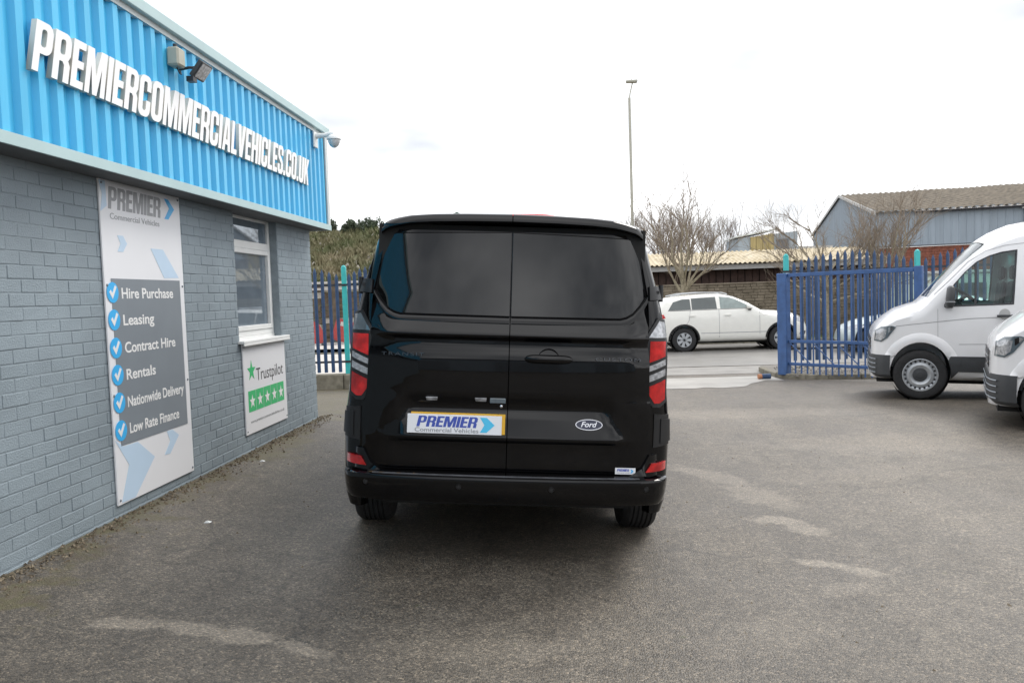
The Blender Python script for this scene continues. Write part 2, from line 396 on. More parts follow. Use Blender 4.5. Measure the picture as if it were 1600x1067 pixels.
# ------------------------------------------------------------------ lettering
def arc(cx, cy, rx, ry, a0, a1, n=5):
    return [(cx + rx * math.cos(R(lerp(a0, a1, i / n))), cy + ry * math.sin(R(lerp(a0, a1, i / n)))) for i in range(n + 1)]
def rr(x0, y0, x1, y1, r, ry=None):
    ry = ry or r
    return arc(x1 - r, y1 - ry, r, ry, 0, 90) + arc(x0 + r, y1 - ry, r, ry, 90, 180) + arc(x0 + r, y0 + ry, r, ry, 180, 270) + arc(x1 - r, y0 + ry, r, ry, 270, 360)
Wd, st = .54, .19
GL = {
 'P': (Wd, [[(0,0),(st,0),(st,.37),(.30,.37)] + arc(.34,.57,.20,.20,-80,0) + arc(.34,.80,.20,.20,0,90) + [(0,1)], rr(st,.51,Wd-st,.86,.06)]),
 'R': (Wd, [[(0,0),(st,0),(st,.41),(.29,.41),(Wd-st,.35),(Wd-st,0),(Wd,0),(Wd,.36),(.47,.46),(Wd,.57)] + arc(.34,.80,.20,.20,0,90) + [(0,1)], rr(st,.55,Wd-st,.86,.06)]),
 'E': (.43, [[(0,0),(.43,0),(.43,.16),(st,.16),(st,.42),(.40,.42),(.40,.58),(st,.58),(st,.84),(.43,.84),(.43,1),(0,1)]]),
 'M': (.74, [[(0,0),(.17,0),(.17,.62),(.29,0),(.45,0),(.57,.62),(.57,0),(.74,0),(.74,1),(.50,1),(.37,.42),(.24,1),(0,1)]]),
 'I': (st, [[(0,0),(st,0),(st,1),(0,1)]]),
 'C': (Wd, [arc(.2,.2,.2,.2,180,270) + arc(.34,.2,.2,.2,270,360) + [(Wd,.40),(Wd-st,.40),(Wd-st,.2)] + [(.32,.15),(.22,.15),(st,.2),(st,.8),(.22,.85),(.32,.85),(Wd-st,.8),(Wd-st,.63),(Wd,.63)] + arc(.34,.8,.2,.2,0,90) + arc(.2,.8,.2,.2,90,180)]),
 'O': (Wd, [rr(0,0,Wd,1,.2), rr(st,.15,Wd-st,.85,.06)]),
 'A': (.58, [[(0,0),(.18,0),(.205,.19),(.375,.19),(.40,0),(.58,0),(.42,1),(.16,1)], [(.23,.34),(.35,.34),(.29,.80)]]),
 'L': (.41, [[(0,0),(.41,0),(.41,.16),(st,.16),(st,1),(0,1)]]),
 'V': (.56, [[(.17,0),(.39,0),(.56,1),(.37,1),(.28,.30),(.19,1),(0,1)]]),
 'H': (Wd, [[(0,0),(st,0),(st,.42),(Wd-st,.42),(Wd-st,0),(Wd,0),(Wd,1),(Wd-st,1),(Wd-st,.58),(st,.58),(st,1),(0,1)]]),
 'S': (.52, [[(.12,1),(.40,1),(.52,.88),(.52,.67),(.34,.67),(.34,.82),(.31,.86),(.21,.86),(.18,.82),(.18,.71),(.22,.65),(.44,.50),(.52,.39),(.52,.12),(.40,0),(.12,0),(0,.12),(0,.34),(.18,.34),(.18,.18),(.21,.14),(.31,.14),(.34,.18),(.34,.33),(.31,.38),(.08,.53),(0,.64),(0,.88)]]),
 '.': (.19, [[(0,0),(.19,0),(.19,.17),(0,.17)]]),
 'U': (Wd, [[(0,1),(0,.2)] + arc(.2,.2,.2,.2,180,270) + arc(.34,.2,.2,.2,270,360) + [(Wd,1),(Wd-st,1),(Wd-st,.19),(.31,.15),(.23,.15),(st,.19),(st,1)]]),
 'K': (.57, [[(0,0),(st,0),(st,.33),(.24,.43),(.37,0),(.57,0),(.37,.60),(.56,1),(.36,1),(st,.60),(st,1),(0,1)]]),
}
def glyph_mesh(ch, h, wsc, depth, shear=0., mats=None, bev=0.):
    cu = bpy.data.curves.new('g', 'CURVE'); cu.dimensions = '2D'; cu.fill_mode = 'BOTH'; cu.extrude = depth / 2
    for path in GL[ch][1]:
        sp = cu.splines.new('POLY'); sp.points.add(len(path) - 1); sp.use_cyclic_u = True
        for p, (a, b) in zip(sp.points, path): p.co = (a * wsc + b * h * shear, b * h, 0, 1)
    o = bpy.data.objects.new('g', cu)
    me = bpy.data.meshes.new_from_object(o); bpy.data.objects.remove(o); bpy.data.curves.remove(cu)
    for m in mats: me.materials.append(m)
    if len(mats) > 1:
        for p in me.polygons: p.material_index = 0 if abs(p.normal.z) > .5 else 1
    return me
def word(text, length, h, gap=.05):
    tot = sum(GL[c][0] for c in text) + gap * (len(text) - 1); s = length / tot; x = 0; out = []
    for c in text: out.append((c, x * s, s)); x += GL[c][0] + gap
    return out
def logo_mesh(name, text, length, h, depth, shear, m):
    vs, fs = [], []
    for c, x, s in word(text, length - h * shear, h):
        me = glyph_mesh(c, h, s, depth, shear, [m]); o = len(vs)
        vs += [(v.co.x + x, v.co.y, v.co.z) for v in me.vertices]; fs += [tuple(i + o for i in p.vertices) for p in me.polygons]
        bpy.data.meshes.remove(me)
    me = bpy.data.meshes.new(name); me.from_pydata(vs, [], fs); me.materials.append(m); return me
def text_mesh(name, body, width, height, m, depth=.002, bold=0., shear=0., spacing=1.0):
    cu = bpy.data.curves.new('t', 'FONT'); cu.body = body; cu.size = 1; cu.extrude = .001; cu.offset = bold; cu.shear = shear; cu.space_character = spacing
    o = bpy.data.objects.new('t', cu); col.objects.link(o); bpy.context.view_layer.update()
    dg = bpy.context.evaluated_depsgraph_get()
    me = bpy.data.meshes.new_from_object(o.evaluated_get(dg)); bpy.data.objects.remove(o); bpy.data.curves.remove(cu)
    X = [v.co.x for v in me.vertices]; x0, x1 = min(X), max(X); capo = .73
    for v in me.vertices: v.co = ((v.co.x - x0) / (x1 - x0) * width, v.co.y / capo * height, depth if v.co.z > 0 else 0)
    me.materials.clear(); me.materials.append(m); me.name = name
    return me
FACE_X = Matrix(((0, 0, 1), (1, 0, 0), (0, 1, 0)))      # u -> +Y, v -> +Z, normal -> +X
FACE_B = Matrix(((1, 0, 0), (0, 0, -1), (0, 1, 0)))     # u -> +X, v -> +Z, normal -> -Y
def flat(poly, d=.002):
    b = MB(); b.prism(poly, lambda u, v, n: (u, v, n), 0, d); return b
def place(o, u, v, n=0):
    o.location = (u, v, n); return o

# ------------------------------------------------------------------ dealership building
WX, WY1 = -2.88, 8.99
bl = thing('dealership_building', 'grey painted brick office with bright blue ribbed cladding band on the left', 'building', (WX, WY1, .18))
bo = (WX, WY1, .18)
b = MB()
WIN_Y0, WIN_Y1, WIN_Z0 = 6.88, 7.93, 1.17
b.box(-12, WX - .0035, -12, WIN_Y0, -.6, 3.3); b.box(-12, WX - .0035, WIN_Y1, WY1 - .012, -.6, 3.3)
b.box(-12, WX - .0035, WIN_Y0, WIN_Y1, -.6, WIN_Z0); b.box(-12, WX - .35, WIN_Y0, WIN_Y1, WIN_Z0, 3.3)
wall = b.build('wall', m_mortar, bl, off=bo)
b = MB(); b.box(WX - .0035, WX + .006, -12, WY1 + .004, -.4, .186)
b.build('plinth', m_brick, bl, off=bo, bevel=.002)
# bricks
CP, CZ, BLEN = .0741, .1926, .2035
bb = MB(); bb.box(-.034, .0, -BLEN / 2 + .0018, BLEN / 2 - .0018, .003, CP - .0035)
bmeshes = []
for k in range(3):
    q = MB(); q.v = [(x + (random.uniform(-.0016, .0012) if x > -.01 else 0), y, z + random.uniform(-.0012, .0012)) for x, y, z in bb.v]; q.f = list(bb.f); q.mi = list(bb.mi)
    bmeshes.append(q.mesh('brick', m_brick, bevel=.0022))
rows = int((2.345 - CZ) / CP) + 1
PAN = (4.83, 5.87, .25, 2.36); TPB = (6.9, 7.955, .33, 1.15)
spots = []
for i in range(rows):
    z = CZ + i * CP
    y = 4.081 + (BLEN / 2 if i % 2 == 0 else 0) + BLEN / 2 - 60 * BLEN
    while y < WY1 + .2:
        y0, y1 = y - BLEN / 2, y + BLEN / 2
        yc0, yc1 = y0, min(y1, WY1)
        inwin = z + CP > WIN_Z0 + .01
        pieces = [(yc0, yc1)]
        if inwin:
            pieces = [(a, c) for a, c in ((yc0, min(yc1, WIN_Y0)), (max(yc0, WIN_Y1), yc1)) if c - a > .012]
        for a, c in pieces:
            if c > 2.2 and c - a > .012:
                hid = (a > PAN[0] and c < PAN[1] and z > PAN[2]) or (a > TPB[0] and c < TPB[1] and z + CP < TPB[3] and z > TPB[2])
                spots.append((a, c, z, hid))
        y += BLEN
vis = sorted([s for s in spots if not s[3] and s[1] > 3.55], key=lambda s: s[0])[:300]
vset = set(vis)
for n, (a, c, z, hid) in enumerate(vis):
    o = link('brick', bmeshes[n % 3], wall)
    o.location = (WX - bo[0] + random.uniform(-.0015, .0015), (a + c) / 2 - bo[1], z - bo[2]); o.scale = (1, (c - a - .0015) / (BLEN - .0015), 1)
q = MB()
for a, c, z, hid in spots:
    if (a, c, z, hid) in vset: continue
    d = random.uniform(-.002, .0015)
    q.box(WX - .034, WX + d, a + .002, c - .002, z + .003, z + CP - .004)
for i in range(rows):      # end wall facing the fence
    z = CZ + i * CP; x = WX - (.1 if i % 2 else 0)
    while x > -6:
        q.box(x - BLEN + .0045, x - .0045 if x < WX else WX - .002, WY1 - .03, WY1, z + .004, z + CP - .005); x -= BLEN
o = q.build('bricks_far', m_brick, wall, off=bo, bevel=.003); o['kind'] = 'stuff'
# cladding band
CX0, CZ0, CZ1 = -2.69, 2.33, 3.385
pit = .1477; prof = []
y = 7.328 - pit * 130
while y < WY1 + .02:
    prof += [(CX0, y), (CX0, y + .058), (CX0 + .032, y + .074), (CX0 + .032, y + .128)]; y += pit
prof = [p for p in prof if p[1] < WY1 + .015]
b = MB(); b.grid([[(x, y, z) for x, y in prof] for z in (CZ0, CZ1)])
b.build('cladding', m_clad, bl, off=bo, recalc=False)
b = MB(); b.box(-12, CX0 - .01, -12, WY1 + .0, 2.345, 3.36); b.build('cladding_backing', m_core, bl, off=bo)
b = MB(); b.box(-6, CX0 + .045, -12, WY1 + .05, 2.312, 2.345); b.build('soffit', m_soffit, bl, off=bo)
b = MB(); b.box(CX0 + .036, CX0 + .052, -12, WY1 + .054, 2.306, 2.366); b.box(CX0 - .3, CX0 + .036, WY1 + .04, WY1 + .054, 2.306, 2.366)
b.build('lower_flashing', m_trim, bl, off=bo)
b = MB(); b.box(CX0 + .005, CX0 + .040, -12, WY1 + .01, 3.335, 3.372); b.build('closure_strip', m_trimw, bl, off=bo)
b = MB(); b.box(-12, CX0 + .075, -12, WY1 + .07, 3.372, 3.452); b.build('coping', m_trim, bl, off=bo, bevel=.006)
b = MB(); b.box(CX0 + .034, CX0 + .05, WY1 - .045, WY1 + .04, 2.367, 3.371); b.box(CX0 - .2, CX0 + .034, WY1 + .024, WY1 + .04, 2.367, 3.371)
b.build('corner_flashing', m_trimw, bl, off=bo)
# window
wf = -2.955
b = MB()
def fr(y0, y1, z0, z1, t, x0, x1):
    b.box(x0, x1, y0, y0 + t, z0, z1); b.box(x0, x1, y1 - t, y1, z0, z1); b.box(x0, x1, y0 + t, y1 - t, z0, z0 + t); b.box(x0, x1, y0 + t, y1 - t, z1 - t, z1)
fr(WIN_Y0 + .002, WIN_Y1 - .002, 1.205, 2.34, .05, wf - .06, wf)
b.box(wf - .06, wf + .001, WIN_Y0 + .05, WIN_Y1 - .05, 2.02, 2.09)
fr(WIN_Y0 + .052, WIN_Y1 - .052, 1.257, 2.018, .045, wf - .05, wf + .012)
b.box(wf - .05, wf + .006, WIN_Y0 + .004, WIN_Y1 - .004, 1.172, 1.204)
win = b.build('window', m_white, bl, off=bo, bevel=.004)
b = MB(); b.box(wf - .03, wf - .02, WIN_Y0 + .05, WIN_Y1 - .05, 1.25, 2.06); b.build('pane', m_wglass, win, off=bo)
b = MB(); b.box(wf - .03, wf - .02, WIN_Y0 + .05, WIN_Y1 - .05, 2.088, 2.295); b.build('pane', m_wglass, win, off=bo)
b = MB(); b.box(wf, WX + .055, WIN_Y0 - .03, WIN_Y1 + .09, 1.150, 1.176); b.box(WX + .045, WX + .057, WIN_Y0 - .03, WIN_Y1 + .09, 1.128, 1.1495)
b.build('sill', m_white, win, off=bo, bevel=.004)

# sign lettering on the cladding
LY0, LY1, LZ, LH = 3.91, 8.25, 2.711, .271
sg = thing('fascia_lettering', 'raised white capital letters spelling the website name on blue cladding', 'sign', (CX0 + .045, LY0, LZ), FACE_X)
cache = {}
for c, x, s in word('PREMIERCOMMERCIALVEHICLES.CO.UK', LY1 - LY0, LH, .06):
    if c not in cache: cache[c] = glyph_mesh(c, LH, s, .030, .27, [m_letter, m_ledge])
    o = link('letter', cache[c], sg); o.location = (x, 0, 0)

# tall service board
pn = thing('service_board', 'tall white board listing hire and leasing services screwed to the brick wall', 'sign', (WX + .002, PAN[0], PAN[2]), FACE_X)
PW, PH = PAN[1] - PAN[0], 2.075
b = MB(); b.box(0, PW, 0, PH, 0, .012); b.build('board', m_board, pn, bevel=.002)
T = .0125
def onboard(parent, me, u, v, n=T, name='lettering'):
    return place(link(name, me, parent), u, v, n)
def chev(p, m, parent, name='chevron'): return place(flat(p, .0012).build(name, m, parent), 0, 0, T)
me = logo_mesh('logo', 'PREMIER', .675, .142, .0012, .14, m_lgrey); onboard(pn, me, .09, 1.885)
onboard(pn, text_mesh('t', 'Commercial Vehicles', .62, .040, m_lgrey, .001), .105, 1.822)
chev([(.815, 2.03), (.87, 2.03), (.955, 1.965), (.86, 1.884), (.805, 1.884), (.88, 1.965)], m_pblue, pn)
chev([(.0, 2.055), (.07, 2.055), (.075, 1.90), (.005, 1.86), (.03, 1.97)], m_pale, pn)
chev([(.175, 1.722), (.242, 1.722), (.285, 1.673), (.232, 1.617), (.168, 1.617), (.208, 1.67)], m_pale, pn)
chev([(.585, 1.66), (.755, 1.66), (.968, 1.462), (.75, 1.457)], m_pale, pn)
chev([(.005, .42), (.10, .365), (.27, .363), (.473, .223), (.202, .008), (.041, .012), (.149, .236)], m_pale, pn)
chev([(.66, .366), (.74, .365), (.832, .311), (.69, .2), (.612, .206), (.70, .29)], m_pale, pn)
b = MB(); b.box(.07, .975, .372, 1.443, 0, .0018); place(b.build('dark_block', m_pgrey, pn), 0, 0, T + .0004)
for s, uv_, wv, cz in [('Hire Purchase', (.18, 1.316), .68, 1.354), ('Leasing', (.18, 1.142), .39, 1.18), ('Contract Hire', (.18, .963), .672, 1.001), ('Rentals', (.18, .788), .37, .828), ('Nationwide Delivery', (.175, .61), .765, .65), ('Low Rate Finance', (.18, .436), .668, .471)]:
    onboard(pn, text_mesh('t', s, wv, .071, m_letter, .001, .018), uv_[0], uv_[1], T + .0026)
    d = flat([(.066 * math.cos(2 * math.pi * k / 32), .066 * math.sin(2 * math.pi * k / 32)) for k in range(32)], .0012).build('tick_disc', m_pblue, pn)
    place(d, .078, cz, T + .0026)
    tk = flat([(-.040, .002), (-.022, .018), (-.008, -.006), (.026, .046), (.044, .034), (-.006, -.042)], .0012).build('tick', m_letter, d); place(tk, 0, 0, .0014)
for u in (.025, PW - .025):
    for v in (.03, .7, 1.4, 2.04):
        s_ = MB(); s_.lathe([(.0, .006), (.006, .006), (.009, 0)], (0, 0, 0), 'z', 10); place(s_.build('screw', m_pgrey, pn), u, v, T)

# review board
tp = thing('review_board', 'square white board with green stars under the office window', 'sign', (WX + .002, TPB[0], TPB[2]), FACE_X)
b = MB(); b.box(0, TPB[1] - TPB[0], 0, .815, 0, .012); b.build('board', m_board, tp, bevel=.002)
def star(cx, cy, r, n=5):
    return [(cx + (r if k % 2 == 0 else r * .40) * math.sin(math.pi * k / n), cy + (r if k % 2 == 0 else r * .40) * math.cos(math.pi * k / n)) for k in range(2 * n)]
place(flat(star(.175, .565, .098), .0012).build('star', m_green, tp), 0, 0, T)
onboard(tp, text_mesh('t', 'Trustpilot', .69, .122, m_black, .001, -.004), .285, .465)
for k in range(5):
    b = MB(); u0_ = .075 + k * .182; b.box(u0_, u0_ + .172, .198, .388, 0, .0012); sq = place(b.build('star_tile', m_green, tp), 0, 0, T)
    place(flat(star(u0_ + .086, .288, .066), .0012).build('star', m_letter, sq), 0, 0, .0014)
onboard(tp, text_mesh('t', 'www.premiercommercialvehicles.co.uk', .86, .028, m_lgrey, .001), .105, .095)
for u in (.025, TPB[1] - TPB[0] - .025):
    for v in (.03, .785):
        s_ = MB(); s_.lathe([(.0, .005), (.005, .005), (.008, 0)], (0, 0, 0), 'z', 10); place(s_.build('screw', m_pgrey, tp), u, v, T)

# fittings on the cladding
fx = CX0 + .034
t_ = thing('alarm_box', 'small cream weatherproof box fixed high on the blue cladding', 'box', (fx, 5.43, 3.14))
b = MB(); b.box(0, .085, -.055, .055, 0, .125); b.build('casing', mat('cream_plastic', (.45, .44, .36), .45), t_, bevel=.012)
b = MB(); b.lathe([(.0, .03), (.014, .03), (.014, 0)], (.04, .0, .125), 'z', 12); b.tube([(.04, .01, 0), (.05, .03, -.035), (.04, .07, -.03), (.02, .10, .0)], .006, 6); b.build('cable', m_black, t_)
t_ = thing('flood_light', 'black rectangular floodlight tilted down beside the cream box', 'light', (fx, 5.62, 3.13))
fm = Matrix.Rotation(R(38), 3, 'Y')
b = MB(); b.v = []
def rot(mb, m, o):
    mb.v = [tuple(m @ Vector(p) + Vector(o)) for p in mb.v]; return mb
b.box(-.018, .018, -.085, .085, -.065, .065); rot(b, fm, (.13, 0, .03)); b.build('housing', m_dplas, t_, bevel=.006)
b = MB(); b.box(.019, .022, -.072, .072, -.053, .053); rot(b, fm, (.13, 0, .03)); b.build('lens', m_clear, t_)
b = MB(); b.tube([(0, -.06, .03), (.07, -.06, .04), (.12, -.05, .04)], .010, 6); b.box(.06, .11, -.09, -.03, -.06, -.025); b.build('bracket', m_black, t_)
t_ = thing('dome_camera', 'white dome security camera on an arm at the end of the cladding', 'camera', (fx + .004, 8.60, 3.16))
b = MB(); b.box(0, .02, -.06, .06, 0, .17); b.build('wall_plate', m_white, t_, bevel=.005)
b = MB(); b.tube([(.015, 0, .125), (.12, .0, .13), (.17, .0, .145), (.215, .0, .135)], [.03, .024, .022, .03], 10); b.build('arm', m_white, t_, smooth=50)
b = MB(); b.lathe([(0, .03), (.045, .028), (.075, .0), (.075, -.02)], (.215, 0, .10), 'z', 20); b.build('cap', m_white, t_, smooth=50)
b = MB(); b.lathe([(.066, -.02), (.062, -.05), (.045, -.085), (.02, -.105), (0, -.11)], (.215, 0, .10), 'z', 20); b.build('dome', mat('grey_dome', (.55, .56, .56), .2, coat=.5), t_, smooth=50)

# ------------------------------------------------------------------ wheels
def wheel(parent, loc, ax, r, wd, side, style):
    b = MB(); h = wd / 2; rr_ = r * (.66 if style == 'van' else .62)
    prof = [(rr_ * .98, -h * .75), (rr_, -h * .9), (r * .80, -h), (r * .93, -h * .93), (r * .985, -h * .74), (r, -h * .55)]
    for k in range(5):
        c_ = -h * .5 + k * h * .25
        prof += [(r, c_ - h * .08), (r, c_ + h * .06), (r - .008, c_ + h * .075), (r - .008, c_ + h * .11)]
    prof += [(r, h * .66), (r * .985, h * .74), (r * .93, h * .93), (r * .80, h), (rr_, h * .9), (rr_ * .98, h * .75)]
    b.lathe(prof, (0, 0, 0), ax, 44); wh = b.build('wheel', m_rubber, parent, smooth=35, recalc=True); wh.location = loc
    s = side * h
    if style == 'none': return wh
    b = MB()
    if style == 'van':
        b.lathe([(rr_, s * .92), (rr_ * .95, s * .93), (rr_ * .90, s * .72), (rr_ * .80, s * .62), (rr_ * .74, s * .80), (rr_ * .60, s * .86), (rr_ * .45, s * .72), (.0, s * .70)], (0, 0, 0), ax, 40)
        b.build('rim', m_steel, wh, smooth=35)
        b = MB()
        for k in range(20):
            a = 2 * math.pi * k / 20
            for da, ra in ((0, 1),):
                c_, s2 = math.cos(a) * rr_ * .845, math.sin(a) * rr_ * .845
                pts = [(c_, s2)]
                p = Vector((s * .70, c_, s2)) if ax == 'x' else Vector((c_, s * .70, s2))
                b.lathe([(0, s * .04), (.013, s * .04), (.016, 0)], p, ax, 8)
        b.build('vent_hole', m_black, wh)
        b = MB(); b.lathe([(rr_ * .42, s * .72), (rr_ * .40, s * .88), (rr_ * .2, s * .93), (rr_ * .18, s * .98), (0, s * 1.0)], (0, 0, 0), ax, 24); b.build('hub_cap', m_dplas, wh, smooth=35)
    else:
        b.lathe([(rr_, s * .92), (rr_ * .93, s * .95), (rr_ * .88, s * .6), (rr_ * .3, s * .45), (0, s * .45)], (0, 0, 0), ax, 40); b.build('rim', m_dplas, wh, smooth=35)
        b = MB()
        for k in range(7):
            a = 2 * math.pi * k / 7
            for q0 in (0,):
                u1 = Vector((math.cos(a), math.sin(a))); n1 = Vector((-math.sin(a), math.cos(a)))
                pts = [u1 * rr_ * .15 + n1 * .03, u1 * rr_ * .92 + n1 * .05, u1 * rr_ * .92 - n1 * .05, u1 * rr_ * .15 - n1 * .03]
                fn = (lambda u, v, n: (u, n, v)) if ax == 'y' else (lambda u, v, n: (n, u, v))
                b.prism([(p.x, p.y) for p in pts], fn, s * .6, s * .9)
        b.lathe([(rr_ * .97, s * .97), (rr_ * .90, s * .97), (rr_ * .90, s * .7)], (0, 0, 0), ax, 40)
        b.build('spokes', m_steel, wh)
    return wh

# ------------------------------------------------------------------ black van
VM = (Matrix.Rotation(R(3.9), 3, 'Z') @ Matrix.Rotation(.062, 3, 'Y'))
van = thing('black_van', 'black panel van parked with its two glazed rear doors facing the camera', 'van', (-.387, 4.324, -.018), VM)
WZ = [(.33, .885), (.39, .905), (.55, .915), (.77, .918), (.86, .912), (.97, .90), (1.1, .89), (1.2, .885), (1.29, .876), (1.4, .864), (1.47, .85), (1.6, .82), (1.72, .785), (1.80, .765), (1.85, .748), (1.885, .73), (1.905, .712), (1.92, .68), (1.932, .63), (1.945, .56), (1.955, .43), (1.961, .25), (1.964, .0)]
XD = [(.5, .80), (.9, .795), (.98, .777), (1.3, .766), (1.4, .764), (1.53, .757), (1.72, .72), (1.865, .688), (1.9, .68)]
LEAN = [(1.30, .0), (1.40, .015), (1.865, .085), (1.97, .10)]
def corner(z, t):        # t 0..1 from door edge to flank
    w_ = interp(WZ, z); xd = min(interp(XD, z) + .004, w_ * .96)
    a = t * math.pi / 2
    return xd + (w_ - xd) * math.sin(a), .062 + interp(LEAN, z) + .115 * (1 - math.cos(a))
zrows = [z for z, _ in WZ]
zrows = sorted(set(zrows + [1.0, 1.35, 1.53, 1.66, .65]))
def ringpt(z, k):        # station k along the body
    w_ = interp(WZ, z)
    if k == 0: x, y = corner(z, 0); return max(x - .03, 0), y + .06
    if k <= 7: return corner(z, (k - 1) / 6)
    s = (k - 7) / 10.
    yend = 5.0 - 1.55 * clamp((z - 1.05) / .9); y0 = .177 + interp(LEAN, z)
    grow = 1 + .10 * sstep(0, 2.0, s * 4.8) - .22 * sstep(.82, 1.0, s) ** 2
    return w_ * grow, lerp(y0, yend, s)
b = MB()
rows_ = []
for k in range(18):
    L_ = [(-ringpt(z, k)[0], ringpt(z, k)[1], z) for z in zrows]; Rr = [(ringpt(z, k)[0], ringpt(z, k)[1], z) for z in reversed(zrows[:-1])]
    rows_.append(L_ + Rr)
b.grid(rows_); o0 = 17 * len(rows_[0]); b.f.append(tuple(range(o0, o0 + len(rows_[0])))); b.mi.append(0)
b.build('body', m_paint, van, smooth=40)
b = MB(); b.box(-.74, .74, .13, .16, .40, 1.9); b.build('door_frame', m_under, van)
b = MB(); b.box(-.70, .70, .15, 4.7, .33, .55); b.box(-.93, .93, 1.45, 3.55, .20, .45); b.box(-.66, .66, .9, 1.05, .22, .34); b.box(-.45, .45, 3.6, 4.7, .2, .4); b.build('underbody', m_under, van)  # underbody, with the wide box dropped low to block light from the front
# roof lip
def ztop(x):
    pts = [(w_, z) for z, w_ in reversed(WZ)]; return interp(pts, abs(x))
# rear doors
PROF = [(.53, .012), (.56, -.002), (.70, -.006), (.715, -.010), (.732, -.036), (.742, -.040), (.755, -.036), (.86, -.004), (.885, .008), (.898, .012), (.93, .004), (.955, -.012), (.97, -.020), (1.00, -.022), (1.10, -.022), (1.185, -.018), (1.25, -.006), (1.272, -.006), (1.288, -.020), (1.297, -.034), (1.303, -.036), (1.312, -.033), (1.39, .018), (1.405, .022)]
PLAIN = [(.53, .012), (.56, -.006), (.74, -.018), (.97, -.022)]
def doory(x, z):
    ax_ = abs(x); xd = interp(XD, z)
    y = interp(PROF, z)
    if z < .97:
        m = sstep(.50, .60, ax_ - .42 * clamp((.90 - z), 0, .17) - (0.0))
        y = lerp(y, interp(PLAIN, z), m)
    if z > 1.405: y = .022 + (z - 1.405) * .135
    elif z > 1.19:
        m = sstep(.66, .76, ax_); y = lerp(y, .022 * clamp((z - 1.1) / .3) - .006, m * .8)
    return y + (.02 if z < 1.30 else lerp(.02, .05, sstep(1.30, 1.45, z))) * (ax_ / .76) ** 2.3 + .03 * (ax_ / xd) ** 10
dz = sorted(set([z for z, _ in PROF] + [.60, .65, .78, .80, .82, .84, 1.03, 1.06, 1.14, 1.22, 1.33, 1.36, 1.45, 1.5, 1.56, 1.62, 1.68, 1.74, 1.80, 1.84, 1.868]))
dx = [0, .03, .1, .2, .3, .38, .44, .48, .51, .54, .57, .60, .64, .68, .72, .75, .78, .90, .96, .985, 1.0]
doors = {}
for sgn, nm in ((-1, 'L'), (1, 'R')):
    b = MB(); rows_ = []
    for z in dz:
        xd = interp(XD, z)
        xx = [.0025 + (xd - .0025) * (u / .80 if u < .80 else 1) for u in dx if u < .80] + [xd * .975, xd * .992, xd]
        row = [(sgn * x, doory(x, z), z) for x in xx]
        rows_.append([(sgn * .0025, doory(0, z) + .045, z)] + row + [(sgn * xd, doory(xd, z) + .03, z)])
    rows_ = [[(x, y + .04, z) for x, y, z in rows_[0]]] + rows_
    b.grid(rows_); d = b.build('rear_door', m_paint, van, smooth=40); doors[sgn] = d
    # flush glass
    pts = [(.0055, 1.408), (.628, 1.418), (.672, 1.436), (.712, 1.478), (.735, 1.515), (.744, 1.54), (.738, 1.60), (.686, 1.83), (.672, 1.845), (.0055, 1.862)]
    top = [(.0055, 1.862), (.672, 1.845), (.686, 1.83), (.738, 1.60), (.744, 1.545)]
    bot = [(.0055, 1.408), (.60, 1.411), (.636, 1.420), (.672, 1.440), (.712, 1.484), (.735, 1.518), (.744, 1.535)]
    cols = sorted(set([.0055, .1, .2, .3, .4, .5, .56, .60, .62, .636, .65, .672, .686, .70, .712, .725, .735, .741, .744]))
    b = MB(); rows_ = []
    for x in cols:
        z0, z1 = interp(bot, x), interp(top, x)
        rows_.append([(sgn * x, doory(x, lerp(z0, z1, j / 8)) - .004, lerp(z0, z1, j / 8)) for j in range(9)])
    b.grid(rows_); edge = rows_
    n_, m_ = len(rows_), 9
    loop = [rows_[i][0] for i in range(n_)] + [rows_[-1][j] for j in range(1, m_)] + [rows_[i][m_ - 1] for i in range(n_ - 2, -1, -1)] + [rows_[0][j] for j in range(m_ - 2, 0, -1)]
    b.grid([loop, [(x, y + .006, z) for x, y, z in loop]], cu=True)
    gw = b.build('window', m_bglass, d, smooth=40)
    cx_, cz_ = .37, 1.64
    b = MB(); b.grid([[(sgn * (abs(x) + (abs(x) - cx_) * k), y + o_, z + (z - cz_) * k * 1.6) for x, y, z in loop] for k, o_ in ((.0, -.001), (.008, .001), (.014, .003))], cu=True); b.build('window_seal', m_bplas, gw)
    seg_ = loop[:n_ + m_ - 1]
    b = MB(); b.grid([[(sgn * (abs(x) + max(abs(x) - cx_, 0) * k * .4), y + o_, z + (z - cz_) * k * 1.6 * (1 if z < cz_ else .2)) for x, y, z in seg_] for k, o_ in ((.012, .006), (.016, -.001), (.045, -.012), (.08, -.019), (.13, -.018))]); b.build('window_surround', m_paint, gw, smooth=40)
for sgn in (-1, 1):
    b = MB(); rows_ = []
    for i in range(31):
        x = lerp(.0025, .722, i / 30); zt = ztop(x) - .002; e = .02 * (x / .72) ** 2 + .06 * (x / .722) ** 10
        rows_.append([(sgn * x, .40 + e, zt + .004), (sgn * x, .16 + e, zt + .003), (sgn * x, .065 + e, zt + .001), (sgn * x, .048 + e, zt - .005), (sgn * x, .036 + e, zt - .016), (sgn * x, .026 + e, zt - .034), (sgn * x, .026 + e, zt - .042), (sgn * x, .036 + e, zt - .048), (sgn * x, .135 + e, zt - .048)])
    b.grid(rows_); b.build('roof_lip', m_paint, doors[sgn], smooth=45)
